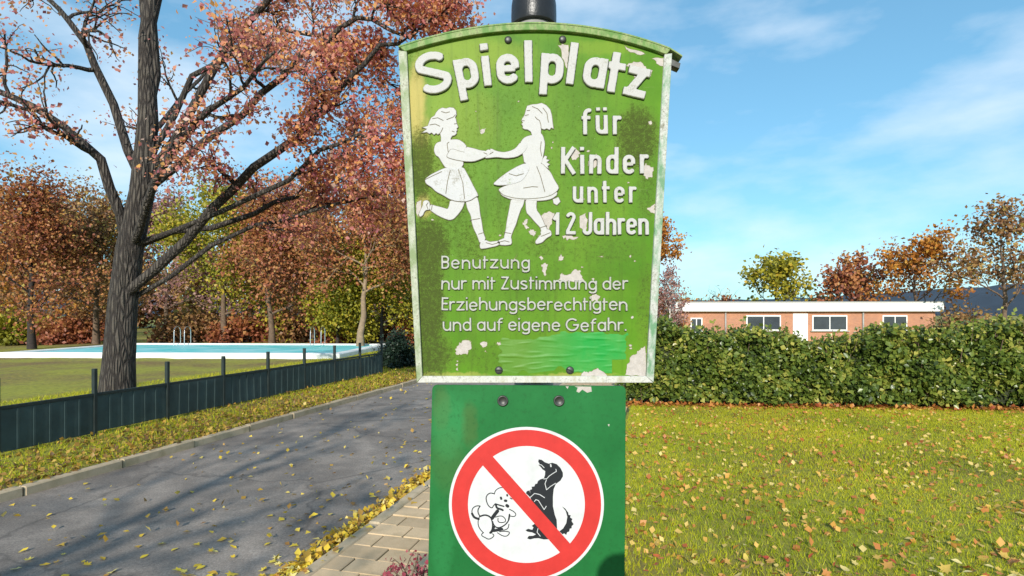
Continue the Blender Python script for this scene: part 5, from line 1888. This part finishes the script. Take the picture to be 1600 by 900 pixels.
# ------------------------------------------------------------------ the photographer, whose head throws its shadow on the lower sign
M['coat'] = simple('coat_dark', (0.03, 0.035, 0.05), 0.85, 0.3, 20)
J = {'pel': (0.02, -0.22, 0.98), 'wst': (0.02, -0.22, 1.12), 'chs': (0.02, -0.21, 1.32), 'nk0': (0.02, -0.19, 1.45), 'nk1': (0.022, -0.165, 1.52), 'hd0': (0.024, -0.15, 1.575), 'hd1': (0.024, -0.155, 1.64), 'hd2': (0.024, -0.16, 1.70),
     'sl': (-0.15, -0.21, 1.42), 'el': (-0.21, -0.20, 1.14), 'wl': (-0.20, -0.12, 0.90), 'hl': (-0.19, -0.10, 0.82),
     'sr': (0.19, -0.21, 1.42), 'er': (0.26, -0.15, 1.18), 'wr': (0.20, -0.07, 1.40), 'hr': (0.16, -0.05, 1.47),
     'kl': (-0.09, -0.20, 0.52), 'al': (-0.10, -0.24, 0.09), 'tl': (-0.11, -0.10, 0.03), 'tl0': (-0.08, -0.22, 0.93),
     'kr': (0.13, -0.20, 0.52), 'ar': (0.14, -0.26, 0.09), 'tr': (0.15, -0.12, 0.03), 'tr0': (0.12, -0.22, 0.93)}
RD = {'pel': (0.15, 0.11), 'wst': (0.14, 0.10), 'chs': (0.17, 0.11), 'nk0': (0.08, 0.07), 'nk1': (0.055, 0.055), 'hd0': (0.066, 0.075), 'hd1': (0.078, 0.088), 'hd2': (0.062, 0.068), 'sl': (0.06, 0.06), 'el': (0.043, 0.043), 'wl': (0.03, 0.03), 'hl': (0.035, 0.02),
      'sr': (0.06, 0.06), 'er': (0.043, 0.043), 'wr': (0.03, 0.03), 'hr': (0.035, 0.025), 'kl': (0.06, 0.06), 'al': (0.045, 0.045), 'tl': (0.04, 0.03), 'tl0': (0.085, 0.085), 'kr': (0.06, 0.06), 'ar': (0.045, 0.045), 'tr': (0.04, 0.03), 'tr0': (0.085, 0.085)}
ED = [('pel', 'wst'), ('wst', 'chs'), ('chs', 'nk0'), ('nk0', 'nk1'), ('nk1', 'hd0'), ('hd0', 'hd1'), ('hd1', 'hd2'), ('chs', 'sl'), ('sl', 'el'), ('el', 'wl'), ('wl', 'hl'), ('chs', 'sr'), ('sr', 'er'), ('er', 'wr'), ('wr', 'hr'),
      ('pel', 'tl0'), ('tl0', 'kl'), ('kl', 'al'), ('al', 'tl'), ('pel', 'tr0'), ('tr0', 'kr'), ('kr', 'ar'), ('ar', 'tr')]
names = list(J)
pv_ = [Vector(J[n_]) for n_ in names]
ed_ = [(names.index(a_), names.index(b_)) for a_, b_ in ED]
rd_ = [RD[n_] for n_ in names]
for hand, wrist, fwd, side_ in (('hl', 'wl', Vector((0.05, 0.1, -1)), Vector((0.3, 1, 0.1))), ('hr', 'wr', Vector((-0.3, 0.1, 1)), Vector((-0.5, 1, 0)))):
    fwd.normalize(); side_.normalize()
    h0 = names.index(hand)
    for q, (so_, ln) in enumerate(((-0.027, 0.062), (-0.009, 0.074), (0.009, 0.070), (0.026, 0.055), (0.036, 0.045))):
        base_ = Vector(J[hand]) + side_ * so_ + fwd * (0.03 if q < 4 else -0.01)
        tip_ = base_ + fwd * ln * 0.6 + side_ * (0.02 if q == 4 else 0)
        end_ = tip_ + fwd * ln * 0.35 + Vector((0, -0.012, 0))
        i0 = len(pv_)
        pv_ += [base_, tip_, end_]
        ed_ += [(h0, i0), (i0, i0 + 1), (i0 + 1, i0 + 2)]
        rd_ += [(0.009, 0.009), (0.0085, 0.0085), (0.007, 0.007)]
me = bpy.data.meshes.new('person')
base_p = Vector((0.02, -0.2, 0.0))
me.from_pydata([tuple((v.x - base_p.x, v.y - base_p.y, v.z * 1.012)) for v in pv_], ed_, [])
po = link('person', me, M['coat'], None, base_p + Vector((-0.021, 0, -0.010)))
po.modifiers.new('skin', 'SKIN')
for i, sv in enumerate(me.skin_vertices[0].data):
    sv.radius = rd_[i]
    sv.use_root = (i == 0)
sb = po.modifiers.new('subd', 'SUBSURF')
sb.levels = 2
sb.render_levels = 2
tag(po, 'person taking the picture, seen only as a round head shadow on the lower sign', 'person')
